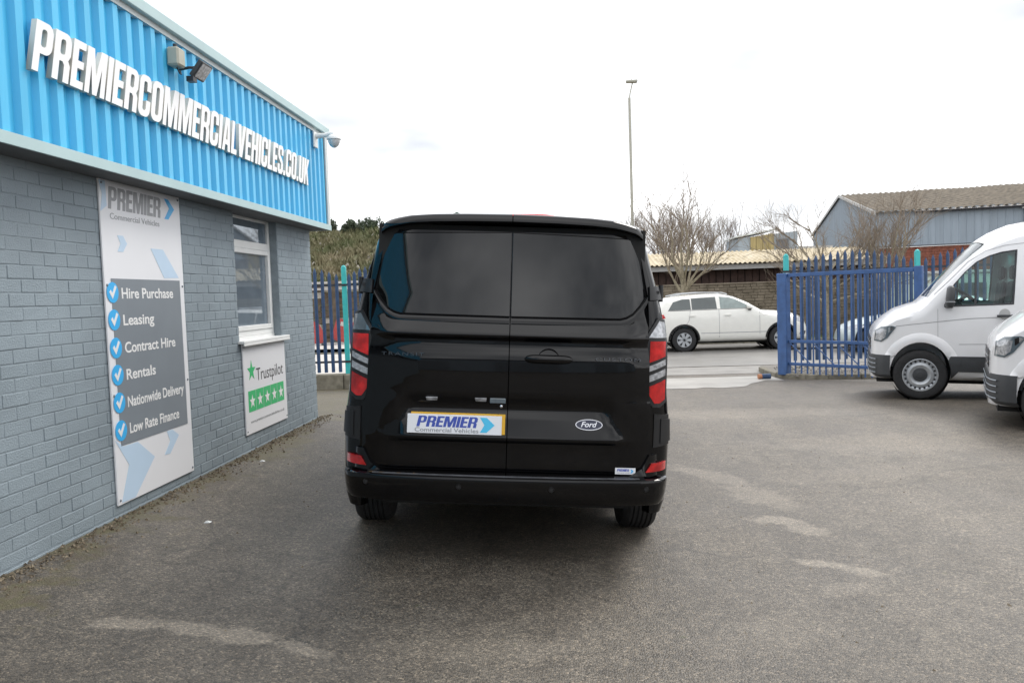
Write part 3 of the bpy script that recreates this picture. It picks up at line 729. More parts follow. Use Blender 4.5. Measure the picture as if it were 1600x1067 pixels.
# number plates, lamps, badges on the doors
def onvan(o, x, z, parent_off=0.):
    o.matrix_local = Matrix.Translation((x, doory(x, z) + parent_off, z)) @ FACE_B.to_4x4(); return o
def onvan2(o, x0, x1, z):
    y0, y1 = doory(x0, z), doory(x1, z); sl = (y1 - y0) / (x1 - x0); bulge = min(doory(lerp(x0, x1, k / 8), z) - lerp(y0, y1, k / 8) for k in range(9))
    o.matrix_local = Matrix.Translation((x0, y0 + bulge - .003, z)) @ Matrix.Rotation(math.atan(sl), 4, 'Z') @ Matrix.Rotation(R(-4), 4, 'X') @ FACE_B.to_4x4()
def vplate(name, m, x0, z0, wd, ht, y, tilt=.006):
    b = MB(); b.box(0, wd, 0, ht, -.004, .0); o = b.build(name, m, van, bevel=.0015)
    o.matrix_local = Matrix.Translation((x0, y, z0)) @ (Matrix.Rotation(R(-6), 3, 'X') @ FACE_B @ Matrix.Rotation(-tilt, 3, 'Z')).to_4x4(); return o
vplate('number_plate', m_yel, -.524, .768, .512, .111, -.040)
p2 = vplate('display_plate', m_board, -.542, .766, .512, .104, -.047); p2['label'] = 'white dealer display plate with blue wording over the yellow number plate'
place(link('lettering', logo_mesh('logo', 'PREMIER', .335, .058, .001, .22, m_navy), p2), .050, .036, .0006)
place(link('lettering', text_mesh('t', 'Commercial Vehicles', .345, .023, m_lgrey, .001, .012), p2), .042, .009, .0004)
place(flat([(.393, .093), (.43, .093), (.474, .053), (.43, .012), (.395, .012), (.418, .053)], .001).build('chevron', mat('print_cyan', (.08, .55, .85), .4, var=.02), p2), 0, 0, .0002)
for x in (-.414, -.147):
    b = MB(); b.hexa([(x - .028, -.014, .940), (x + .028, -.014, .940), (x + .028, .01, .940), (x - .028, .01, .940)], [(x - .033, -.026, .960), (x + .033, -.026, .960), (x + .033, .01, .960), (x - .033, .01, .960)]); b.build('plate_lamp', m_clear, van, bevel=.002)
b = MB(); b.box(-.098, -.012, -.028, .0, .934, .962); b.build('lock_cover', m_smoke, van, bevel=.003)
b = MB(); b.lathe([(0, -.014), (.008, -.012), (.010, 0)], (-.035, -.012, .918), 'y', 12); b.build('reversing_camera', m_chrome, van)
# door handle
b = MB()
hc = (.2145, doory(.2145, 1.18) + .004, 1.18)
b.lathe([(0, .010), (.045, .008), (.056, 0), (.058, -.003), (.060, .0)], (0, 0, 0), 'y', 28); b.v = [(x + hc[0], y + hc[1], z + hc[2]) for x, y, z in b.v]; b.build('handle_cup', m_bplas, doors[1], smooth=40)
b = MB(); rows_ = []
for i in range(21):
    u = lerp(-1, 1, i / 20); x = hc[0] + u * .132; hh = .024 * math.sqrt(max(0, 1 - abs(u) ** 5)) + .001; dp = .038 * (1 - abs(u) ** 3 * .75)
    rows_.append([(x, hc[1] - .004 - dp * (.35 + .65 * math.cos(a) if math.cos(a) > 0 else .35 * (1 + math.cos(a))), hc[2] + .001 + hh * math.sin(a)) for a in [2 * math.pi * k / 12 for k in range(12)]])
b.grid(rows_, cu=True); b.build('door_handle', m_paint, doors[1], smooth=50)
# badges
o = link('badge_lettering', text_mesh('t', 'TRANSIT', .236, .0185, m_dchrome, .002, 0, 0, 1.25), doors[-1]); onvan2(o, -.694, -.458, 1.180)
o = link('badge_lettering', text_mesh('t', 'CUSTOM', .25, .0185, m_dchrome, .002, 0, 0, 1.25), doors[1]); onvan2(o, .468, .718, 1.180)
bx, bz = .4455, .828
el = lambda a, c, n=36: [(a * math.cos(2 * math.pi * k / n), c * math.sin(2 * math.pi * k / n)) for k in range(n)]
by = doory(bx, bz); tb = Matrix.Translation((bx, by - .002, bz)) @ (Matrix.Rotation(R(-15), 3, 'X') @ FACE_B).to_4x4()
bd = flat(el(.074, .030), .005).build('oval_badge', m_chrome, doors[1]); bd.matrix_local = tb
place(flat(el(.070, .0265), .0008).build('badge_field', mat('badge_blue', (.006, .010, .04), .2, coat=.5), bd), 0, 0, .0052)
bt = text_mesh('t', 'Ford', .088, .030, m_chrome, .0008, .012, .32); place(link('badge_script', bt, bd), -.044, -.012, .0062)
b = MB(); b.box(0, .112, 0, .036, 0, .001); stk = b.build('dealer_sticker', m_board, doors[1]); stk.matrix_local = Matrix.Translation((.599, doory(.65, .575) - .006, .558)) @ FACE_B.to_4x4()
place(link('lettering', logo_mesh('logo', 'PREMIER', .068, .014, .0005, .22, m_navy), stk), .010, .016, .0012)
place(flat([(.084, .028), (.092, .028), (.101, .018), (.092, .007), (.084, .007), (.091, .018)], .0005).build('chevron', m_pblue, stk), 0, 0, .0011)
place(link('lettering', text_mesh('t', 'Commercial Vehicles', .07, .006, m_lgrey, .0005), stk), .01, .006, .0011)
# tail lamps
def csurf(x, z, off):
    w_ = interp(WZ, z); xd = interp(XD, z) + .004
    q_ = clamp((x - xd) / (w_ - xd), -.2, .985); a = math.asin(q_)
    nx, ny = math.sin(a), -math.cos(a)
    return x + nx * off, .062 + interp(LEAN, z) + .115 * (1 - math.cos(a)) + ny * off, z
def zrange(poly, x):
    zs = []
    for (a, b_), (c, d) in zip(poly, poly[1:] + poly[:1]):
        if abs(a - c) < 1e-9:
            if abs(x - a) < 1e-6: zs += [b_, d]
        elif min(a, c) - 1e-9 <= x <= max(a, c) + 1e-9: zs.append(b_ + (d - b_) * (x - a) / (c - a))
    return min(zs), max(zs)
def patch(poly, surf, off, back, nx_=8, nz_=5):
    x0, x1 = min(p[0] for p in poly), max(p[0] for p in poly)
    xs_ = sorted(set([round(lerp(x0, x1, i / nx_), 5) for i in range(nx_ + 1)] + [round(clamp(p[0], x0, x1), 5) for p in poly]))
    rows_ = []; ins = []
    for x in xs_:
        a, c = zrange(poly, clamp(x, x0, x1))
        rows_.append([surf(x, lerp(a, c, j / nz_), off) for j in range(nz_ + 1)]); ins.append([surf(x, lerp(a, c, j / nz_), back) for j in range(nz_ + 1)])
    b = MB(); b.grid(rows_); n, m = len(rows_), nz_ + 1
    def lp(g): return [g[i][0] for i in range(n)] + [g[-1][j] for j in range(1, m)] + [g[i][-1] for i in range(n - 2, -1, -1)] + [g[0][j] for j in range(m - 2, 0, -1)]
    b.grid([lp(rows_), lp(ins)], cu=True); return b
def mirror(b, s):
    if s < 0: b.v = [(-x, y, z) for x, y, z in b.v]; 
    return b
for sgn in (-1, 1):
    h = mirror(patch([(.758, .985), (.80, .925), (.838, .925), (.872, .955), (.876, 1.2), (.868, 1.35), (.855, 1.41), (.812, 1.418), (.758, 1.325)], csurf, .012, -.01, 10, 12), sgn).build('tail_light', m_bplas, van, smooth=40)
    for nm, m_, poly in [('lens_red', m_red, [(.774, 1.172), (.857, 1.208), (.857, 1.290), (.774, 1.290)]), ('lens_clear', m_clear, [(.774, 1.122), (.859, 1.159), (.858, 1.190), (.774, 1.153)]),
                        ('lens_clear', m_clear, [(.775, 1.064), (.860, 1.102), (.859, 1.138), (.775, 1.101)]), ('lens_red', m_red, [(.776, .995), (.806, .948), (.833, .948), (.861, .970), (.860, 1.078), (.776, 1.040)]),
                        ('lens_top', m_smoke if sgn < 0 else m_clear, [(.766, 1.31), (.860, 1.31), (.850, 1.395), (.818, 1.402)])]:  # same top lens, dark on the left lamp and pale on the right
        mirror(patch(poly, csurf, .016, .008, 6, 6), sgn).build(nm, m_, h, smooth=40)
    # hinges
    hg = mirror(patch([(.768, 1.515), (.838, 1.52), (.828, 1.595), (.764, 1.59)], csurf, .016, -.01, 5, 3), sgn).build('door_hinge', m_bplas, van, smooth=40)
    p_ = csurf(.832, 1.55, .016); b = MB(); b.tube([(sgn * p_[0], p_[1] + .006, 1.508), (sgn * p_[0], p_[1] + .006, 1.602)], .014, 10); b.box(min(sgn * .79, sgn * .826), max(sgn * .79, sgn * .826), p_[1] - .075, p_[1] - .03, 1.552, 1.568); b.build('hinge_pin', m_bplas, hg)
    hg = mirror(patch([(.812, .70), (.905, .715), (.90, .88), (.812, .888)], csurf, .006, -.01, 6, 4), sgn).build('door_hinge', m_bplas, van, smooth=40)
    mirror(patch([(.848, .725), (.908, .735), (.902, .855), (.848, .86)], csurf, .012, .002, 5, 4), sgn).build('hinge_cover', m_bplas, hg, smooth=40)
# bumper
plan = [(0, -.085), (.2, -.083), (.4, -.077), (.55, -.068), (.68, -.056), (.76, -.043), (.81, -.028), (.85, -.004), (.88, .03), (.90, .075), (.912, .14), (.918, .25), (.922, .45)]
plan = [(-x, y) for x, y in reversed(plan[1:])] + plan
b = MB(); rows_ = []
for i, (x, y) in enumerate(plan):
    p0, p1 = plan[max(i - 1, 0)], plan[min(i + 1, len(plan) - 1)]
    tx, ty = p1[0] - p0[0], p1[1] - p0[1]; l = math.hypot(tx, ty); nx, ny = ty / l, -tx / l      # outward (towards -y)
    zt = lerp(.536, .665, sstep(.735, .79, abs(x)))
    sec = [(-.14, zt + .004), (-.062, zt), (-.056, zt - .002), (-.050, .549), (-.014, .538), (-.004, .533), (0, .524), (-.001, .505), (-.007, .45), (-.018, .405), (-.03, .392), (-.09, .382), (-.2, .385)]
    rows_.append([(x + nx * o_, y + ny * o_, z) for o_, z in sec])
b.grid(rows_); bmp = b.build('bumper', m_paint, van, smooth=35)
def bsurf(x, z, off):
    y = interp([p for p in plan if p[0] >= 0], x); return x, y + .056 - off, z
for sgn in (-1, 1):
    b = patch([(.768, .571), (.80, .618), (.895, .622), (.908, .61), (.905, .577)], bsurf, .012, -.01, 8, 3); mirror(b, sgn).build('reflector', m_red, bmp, smooth=40)
for x, z in ((-.76, .492), (-.253, .485), (.247, .482), (.765, .488)):
    y = interp(plan, x); b = MB(); b.lathe([(0, -.002), (.010, -.002), (.0105, .001), (.0135, .001), (.014, -.003), (.016, .002)], (x, y + .002, z), 'y', 18); b.build('parking_sensor', m_bplas, bmp)
b = MB(); b.grid([[(x, interp(plan, x) + a_, .5435 - (.004 if a_ < .02 else 0)) for a_ in (.015, .03, .062)] for x in frange(-.73, .73, 30)]); b.build('bumper_step', mat('step_grey_plastic', (.085, .087, .095), .36, var=.3, scale=18), bmp)  # ledge strip in a paler grey than the bumper
for x in (-.852, .866):
    wheel(van, (x, .98, .346), 'x', .345, .235, 1 if x > 0 else -1, 'van'); wheel(van, (x * 1.02, 4.05, .346), 'x', .345, .235, 1 if x > 0 else -1, 'van')
    b = MB(); b.box(min(x * .82, x * 1.07), max(x * .82, x * 1.07), .545, .56, .25, .56); b.build('mud_flap', m_bplas, van, bevel=.004)
# leaves caught on the bumper step
for x, s_, lb in ((-.735, .026, 'leftmost tan leaf on the black van bumper, beside the red reflector'), (-.68, .03, 'largest tan leaf on the black van bumper step'), (-.585, .024, 'third tan leaf from the left on the black van bumper step'), (-.50, .014, 'tiniest tan leaf on the black van bumper, furthest right of the four')):
    y = interp(plan, x) + .03; b = MB(); b.add([(x - s_, y, .5405), (x, y - s_ * .4, .546), (x + s_, y, .5415), (x, y + s_ * .4, .545), (x, y, .538)], [(0, 1, 2), (0, 2, 3), (0, 4, 1), (1, 4, 2), (2, 4, 3), (3, 4, 0)])
    o = b.build('dry_leaf', m_leaf); o.data.transform(VM.to_4x4()); o.location = (-.387, 4.324, -.018); tag(o, lb, 'leaf', 'dry leaves on the black van bumper')

# ------------------------------------------------------------------ lofted car bodies
def shape(width, zt, zb, tumble, rad):
    def W(x, z):
        top = interp(zt, x); w_ = interp(width, x) * interp(tumble, z); r = min(interp(rad, x), top - .3)
        q_ = (z - (top - r)) / r
        if q_ > 0: w_ *= math.sqrt(max(0, 1 - q_ ** 2.4))
        low = (zb + .10 - z) / .10
        if low > 0: w_ *= 1 - .10 * low * low
        return w_
    return W
def loft(W, zt, zb, xs_, inset=0., ztr=None, zbot=None, n=16):
    b = MB(); rows_ = []
    for x in xs_:
        top = interp(zt, x) - inset
        if ztr: top = min(top, ztr)
        z0 = zbot if zbot is not None else zb
        ts = [0, .03, .07, .14, .24, .36, .48, .60, .70, .78, .85, .90, .94, .97, .99, 1.0]
        zz = [lerp(z0, top, t) for t in ts]
        hw = [max(W(x, z + (inset if z > 1.6 else 0)) - inset, .05 if inset else .0) if t < 1 or inset else 0 for z, t in zip(zz, ts)]
        L_ = [(x, -a, z) for a, z in zip(hw, zz)]; Rr = [(x, a, z) for a, z in zip(reversed(hw), reversed(zz))]
        if not inset: Rr = Rr[1:]
        rows_.append(L_ + Rr)
    b.grid(rows_, cu=True); m = len(rows_[0]); b.f.append(tuple(range(m))); b.mi.append(0); o0 = (len(rows_) - 1) * m
    b.f.append(tuple(range(o0, o0 + m))); b.mi.append(0)
    return b
def cut(me_name, body, cutters, mats, parent, smooth=35):
    tmp = [link('tmp', m) for m in [body] + cutters]
    for c in tmp[1:]:
        md = tmp[0].modifiers.new('b', 'BOOLEAN'); md.operation = 'DIFFERENCE'; md.object = c; md.solver = 'EXACT'
    bpy.context.view_layer.update(); dg = bpy.context.evaluated_depsgraph_get()
    me = bpy.data.meshes.new_from_object(tmp[0].evaluated_get(dg))
    for t in tmp: bpy.data.objects.remove(t)
    me.materials.clear()
    for m in mats: me.materials.append(m)
    for p in me.polygons: p.use_smooth = True; p.material_index = 0
    me.set_sharp_from_angle(angle=R(smooth))
    return link(me_name, me, parent)
def cyl(x, z, r, y0, y1, n=40):
    b = MB(); b.lathe([(0, y0), (r, y0), (r, y1), (0, y1)], (x, 0, z), 'y', n); return b.mesh('c', m_dplas)
def sidesurf(W, s):
    return lambda x, z, off: (x, s * (W(x, z) + off), z)
def seam(pts, surf, parent, wd=.006, name='seam_crease_strip', m=None):
    # pts: list of (x,z): thin groove strip
    b = MB(); rows_ = []
    P = []
    for (a, c), (d, e) in zip(pts, pts[1:]):
        n = max(1, int(math.hypot(d - a, e - c) / .12))
        P += [(lerp(a, d, i / n), lerp(c, e, i / n)) for i in range(n)]
    P.append(pts[-1])
    for i, (x, z) in enumerate(P):
        p0, p1 = P[max(i - 1, 0)], P[min(i + 1, len(P) - 1)]; tx, tz = p1[0] - p0[0], p1[1] - p0[1]; l = math.hypot(tx, tz) or 1; nx, nz_ = -tz / l, tx / l
        rows_.append([surf(x + nx * wd / 2, z + nz_ * wd / 2, .0025), surf(x - nx * wd / 2, z - nz_ * wd / 2, .0025)])
    b.grid(rows_); return b.build(name, m or m_seam, parent)

# ------------------------------------------------------------------ white panel vans
def white_van(label, loc, mtx):
    v = thing('white_van', label, 'van', loc, mtx, 'white high roof vans parked along the right side')
    zt = [(.26, .92), (.28, 1.0), (.33, 1.07), (.45, 1.17), (.62, 1.285), (.8, 1.345), (.95, 1.385), (1.03, 1.45), (1.25, 1.70), (1.5, 1.97), (1.75, 2.22), (1.9, 2.33), (2.05, 2.41), (2.3, 2.50), (2.6, 2.55), (3.0, 2.575), (5.75, 2.57), (5.9, 2.53), (5.97, 2.4)]
    wd = [(.26, .60), (.285, .72), (.33, .82), (.42, .90), (.54, .955), (.8, .99), (1.3, 1.0), (5.8, 1.0), (5.97, .96)]
    tum = [(.3, .97), (.5, 1.0), (1.2, 1.0), (1.5, .985), (2.0, .93), (2.6, .87)]
    rad = [(.26, .12), (.4, .16), (1.0, .16), (1.6, .24), (2.3, .30), (5.9, .25)]
    W = shape(wd, zt, .28, tum, rad)
    xs_ = [.26, .27, .285, .31, .34, .39, .45, .53, .62, .7, .8, .88, .95, 1.03, 1.14, 1.25, 1.38, 1.5, 1.7, 1.85, 2.0, 2.15, 2.3, 2.5, 2.8, 3.3, 4, 4.7, 5.4, 5.75, 5.9, 5.97]
    body = loft(W, zt, .28, xs_).mesh('b', m_wpaint)
    arches = [cyl(xw, .39, .435, s * .45, s * 1.2) for xw in (.97, 4.62) for s in (-1, 1)]
    cav = loft(lambda x, z: W(x, z), [(p, q_) for p, q_ in zt], .8, [1.10, 1.25, 1.4, 1.6, 1.8, 2.0, 2.2, 2.36], inset=.07, ztr=2.3, zbot=.98).mesh('c', m_int)
    wpoly = [(1.37, 1.335), (1.34, 1.50), (1.43, 1.65), (1.57, 1.81), (1.73, 1.95), (1.90, 2.03), (2.06, 2.075), (2.26, 2.10), (2.22, 1.365)]
    wc = MB(); wc.prism(wpoly, lambda a, c, d: (a, d, c), -1.5, 1.5); wc = wc.mesh('w', m_int)
    ws = MB(); ws.prism([(.96, 1.52), (1.20, 1.40), (1.90, 2.16), (1.70, 2.36)], lambda a, c, d: (a, d, c), -.74, .74); ws = ws.mesh('w', m_int)
    body = cut('body', body, arches + [cav, wc, ws], [m_wpaint], v)
    for p in body.data.polygons:
        c = p.center
        if abs(c.y) < .80 and 1.2 < c.x < 2.63 and 1.0 < c.z < 2.43 and not (abs(p.normal.y) < .9 and c.z > 2.38 and p.normal.z > .3): pass
    # glazing
    for s in (-1, 1):
        g_ = patch([(a, c) for a, c in wpoly], sidesurf(W, s), -.012, -.018, 14, 8).build('side_window', m_glass, v, smooth=50)
        f_ = MB(); ring = []
        cx_, cz_ = 1.82, 1.72
        sf = sidesurf(W, s)
        rows_ = []
        pl = []
        for (a, c), (d, e) in zip(wpoly, wpoly[1:] + wpoly[:1]):
            for i in range(4): pl.append((lerp(a, d, i / 4), lerp(c, e, i / 4)))
        rows_ = [[sf(lerp(a, cx_, k), lerp(c, cz_, k), o_) for a, c in pl] for k, o_ in ((-.025, .003), (.0, .004), (.035, .0), (.035, -.02))]
        f_.grid(rows_, cu=True); f_.build('window_seal', m_black, g_, smooth=50)
        f_ = MB(); a0, a1 = 1.70, 1.732
        f_.grid([[sf(x, lerp(1.35, 1.94, j / 6), .0) for j in range(7)] for x in (a0, a1)]); f_.build('quarter_bar', m_dplas, g_)
    b = MB(); b.grid([[(lerp(1.01, 1.82, i / 6), y, interp(zt, lerp(1.01, 1.82, i / 6)) - .02 - .06 * (abs(y) / .74) ** 2) for y in (-.76, -.5, -.25, 0, .25, .5, .76)] for i in range(7)]); b.build('windscreen', m_glass, v, smooth=60)
    # cab interior
    b = MB(); b.box(1.12, 1.42, -.84, .84, .99, 1.26); b.hexa([(1.12, -.8, 1.265), (1.62, -.8, 1.25), (1.62, .8, 1.25), (1.12, .8, 1.265)], [(1.16, -.8, 1.38), (1.52, -.8, 1.43), (1.52, .8, 1.43), (1.16, .8, 1.38)]); b.build('dashboard', m_int, v, bevel=.02)
    b = MB(); c0 = Vector((1.78, .42, 1.47)); ax_ = Vector((.55, 0, .83)); a_ = Vector((0, 1, 0)); b_ = ax_.cross(a_)
    b.tube([c0 + (a_ * math.cos(t) + b_ * math.sin(t)) * .20 for t in [2 * math.pi * i / 24 for i in range(25)]], .017, 6)
    b.tube([c0 - a_ * .19, c0 + Vector((-.05, 0, -.05)), c0 + a_ * .19], .025, 6); b.tube([c0 + Vector((-.05, 0, -.05)), (1.52, .42, 1.28)], .035, 6); b.build('steering_wheel', m_int, v)
    for y in (-.45, .42):
        b = MB(); b.box(1.85, 2.28, y - .26, y + .26, .985, 1.12); b.hexa([(2.2, y - .25, 1.05), (2.32, y - .25, 1.05), (2.32, y + .25, 1.05), (2.2, y + .25, 1.05)], [(2.27, y - .21, 1.68), (2.34, y - .21, 1.68), (2.34, y + .21, 1.68), (2.27, y + .21, 1.68)]); b.box(2.27, 2.34, y - .12, y + .12, 1.70, 1.90); b.build('seat', m_int, v, bevel=.03)
    # dark lower trim
    fs = lambda s: sidesurf(W, s)
    for s in (-1, 1):
        b = patch([(1.40, .41), (4.18, .41), (4.18, .63), (1.42, .63)], fs(s), .012, -.01, 14, 4); b.build('side_cladding', m_dplas, v, smooth=40)
        b = MB(); rows_ = []
        for i in range(25):
            a = lerp(R(-8), R(188), i / 24); rows_.append([fs(s)(.97 + rr_ * math.cos(a), max(.62, .39 + rr_ * math.sin(a)), o_) for rr_, o_ in ((.434, -.05), (.434, .012), (.445, .016), (.56, .006), (.575, -.005))])
        b.grid(rows_); b.build('arch_lip', m_wpaint, v, smooth=40)
        b = patch([(1.405, .30), (1.50, .41), (1.55, .63), (1.39, .63), (1.36, .57), (1.395, .45)], fs(s), .018, -.01, 6, 5); b.build('arch_trim', m_dplas, v, smooth=40)
        # head lamp
        hl = patch([(.30, .83), (.40, .82), (.49, .88), (.615, 1.04), (.55, 1.058), (.40, 1.04), (.31, .98)], fs(s), .010, -.012, 10, 6).build('headlight', m_smoke, v, smooth=40)
        patch([(.315, .85), (.40, .842), (.46, .89), (.48, 1.005), (.40, 1.015), (.325, .97)], fs(s), .014, .006, 8, 5).build('lens', m_clear, hl, smooth=40)
        patch([(.50, .95), (.59, 1.03), (.54, 1.045), (.495, 1.03)], fs(s), .014, .006, 6, 3).build('indicator', m_chrome, hl, smooth=40)
        # seams, and the body crease's shade drawn as a grey strip
        seam([(1.38, .65), (1.21, .85), (1.20, 1.30)], fs(s), v); seam([(2.41, .41), (2.41, 2.45)], fs(s), v); seam([(.61, 1.05), (.8, 1.075), (1.6, 1.16), (2.41, 1.20), (5.9, 1.20)], fs(s), v, .010)
        seam([(1.15, 1.50), (1.4, 1.74), (1.62, 1.96), (1.85, 2.10), (2.1, 2.17), (2.41, 2.20), (5.9, 2.25)], fs(s), v, .007)
        seam([(1.5, .80), (2.6, .82), (5.9, .82)], fs(s), v, .008)
        # handle
        b = MB(); hx, hz_ = 2.13, 1.205; hy = W(hx, hz_)
        b.box(hx - .13, hx + .13, s * (hy + .045) - .014, s * (hy + .045) + .014, hz_ - .02, hz_ + .012); b.box(hx - .11, hx - .07, min(s * (hy - .01), s * (hy + .05)), max(s * (hy - .01), s * (hy + .05)), hz_ - .015, hz_ + .01); b.build('door_handle', m_dplas, v, bevel=.008)
        b = MB(); b.lathe([(0, .002 * s), (.06, .002 * s), (.075, 0)], (hx - .02, s * (hy + .002), hz_ + .02), 'y', 16); b.build('handle_recess', m_fascia, v)
        # mirror
        b = MB(); my = W(1.45, 1.4) + .16
        b.hexa([(1.28, s * (my - .10), 1.31), (1.40, s * (my - .10), 1.31), (1.40, s * (my + .10), 1.33), (1.30, s * (my + .08), 1.33)], [(1.31, s * (my - .10), 1.63), (1.42, s * (my - .10), 1.63), (1.42, s * (my + .08), 1.61), (1.33, s * (my + .06), 1.61)])
        mr = b.build('mirror', m_dplas, v, bevel=.03, smooth=50)
        b = MB(); b.box(1.27, 1.41, min(s * (my - .09), s * (my + .105)), max(s * (my - .09), s * (my + .105)), 1.395, 1.412); b.build('indicator', m_chrome, mr)
        b = MB(); b.hexa([(1.25, s * (my - .24), 1.33), (1.45, s * (my - .24), 1.33), (1.40, s * (my - .09), 1.31), (1.32, s * (my - .09), 1.31)], [(1.25, s * (my - .24), 1.38), (1.45, s * (my - .24), 1.38), (1.40, s * (my - .09), 1.37), (1.32, s * (my - .09), 1.37)]); b.build('mirror_arm', m_black, v, bevel=.008)
    # front bumper: dark lower
    b = MB(); rows_ = []
    xs2 = [.535, .50, .46, .42, .38, .34, .305, .28]
    path = [(x, -W(max(x, .26), .6) - .012) for x in xs2] + [(.25, y) for y in (-.5, -.25, 0, .25, .5)] + [(x, W(max(x, .26), .6) + .012) for x in reversed(xs2)]
    for x, y in path:
        sh = .05 * clamp(1 - (x / .55))
        rows_.append([(x + .08, y * .9, .635), (x, y, .63), (x - .004, y * 1.002, .615), (x - .006, y, .45), (x + .0, y * .995, .34), (x + .03, y * .97, .30), (x + .10, y * .9, .28), (x + .22, y * .8, .29)])
    b.grid(rows_); bmp_ = b.build('bumper', m_dplas, v, smooth=35)
    for z in (.36, .425, .49, .555):
        b = MB(); pp = [(x, y) for x, y in path if x < .36]; b.grid([[(x - .014, y * 1.012, z), (x - .020, y * 1.016, z + .008), (x - .014, y * 1.012, z + .016)] for x, y in pp]); b.build('grille_bar', m_pgrey, bmp_, smooth=40)
    b = MB(); b.grid([[(.252, y, z) for y in (-.55, -.3, 0, .3, .55)] for z in (.68, .87)]); b.build('grille', m_black, v)
    for z in (.73, .80):
        b = MB(); b.box(.235, .25, -.56, .56, z, z + .015); b.build('grille_bar', m_chrome, v)
    b = MB(); b.box(.35, 5.85, -.75, .75, .22, .42); b.box(2.0, 2.6, -.93, -.75, .26, .36); b.build('underbody', m_under, v)
    for s in (-1, 1):
        for xw in (.97, 4.62):
            b = MB(); b.lathe([(.43, s * .46), (.43, s * .93)], (xw, 0, .39), 'y', 30); b.build('wheel_housing', m_under, v)
    b = MB(); b.grid([[(5.975, y, z) for y in (-.8, 0, .8)] for z in (.6, 2.2)]); b.build('rear_doors', m_wpaint, v)
    for s in (-1, 1):
        for xw in (.97, 4.62): wheel(v, (xw, s * .875, .355), 'y', .355, .235, s, 'van')
    for ch in v.children:
        if ch.name.startswith('wheel') and not ch.name.startswith('wheel_h'): ch.location.x = .97 + (ch.location.x - .97) * .9; continue
        for c_ in [ch] + list(ch.children):
            for p in c_.data.vertices: p.co.x = .97 + (p.co.x - .97) * .9
    return v
# heading: nose points to the left of the picture
def heading(ax_, ay_, az_=0.):
    f_ = Vector((ax_, ay_, az_)).normalized(); l_ = Vector((0, 0, 1)).cross(f_).normalized(); u_ = f_.cross(l_)
    return Matrix((f_, l_, u_)).transposed()
# local +x of the builder runs nose -> tail
HV = heading(.945, -.32, -.020)
V1 = Vector((5.039, 11.793, -.192)); 
wv1 = white_van('white high roof van standing nearest to the blue gate', V1 - HV @ Vector((.97, -.98, 0)), HV)
wv2 = copy_tree(wv1); HV2 = heading(.905, -.425, -.02); wv2.matrix_world = Matrix.Translation(Vector((4.65, 9.09, -.165)) - HV2 @ Vector((.36, -.75, 0))) @ HV2.to_4x4()
tag(wv2, 'white van cut by the right edge of the picture with only its nose in view', 'van')

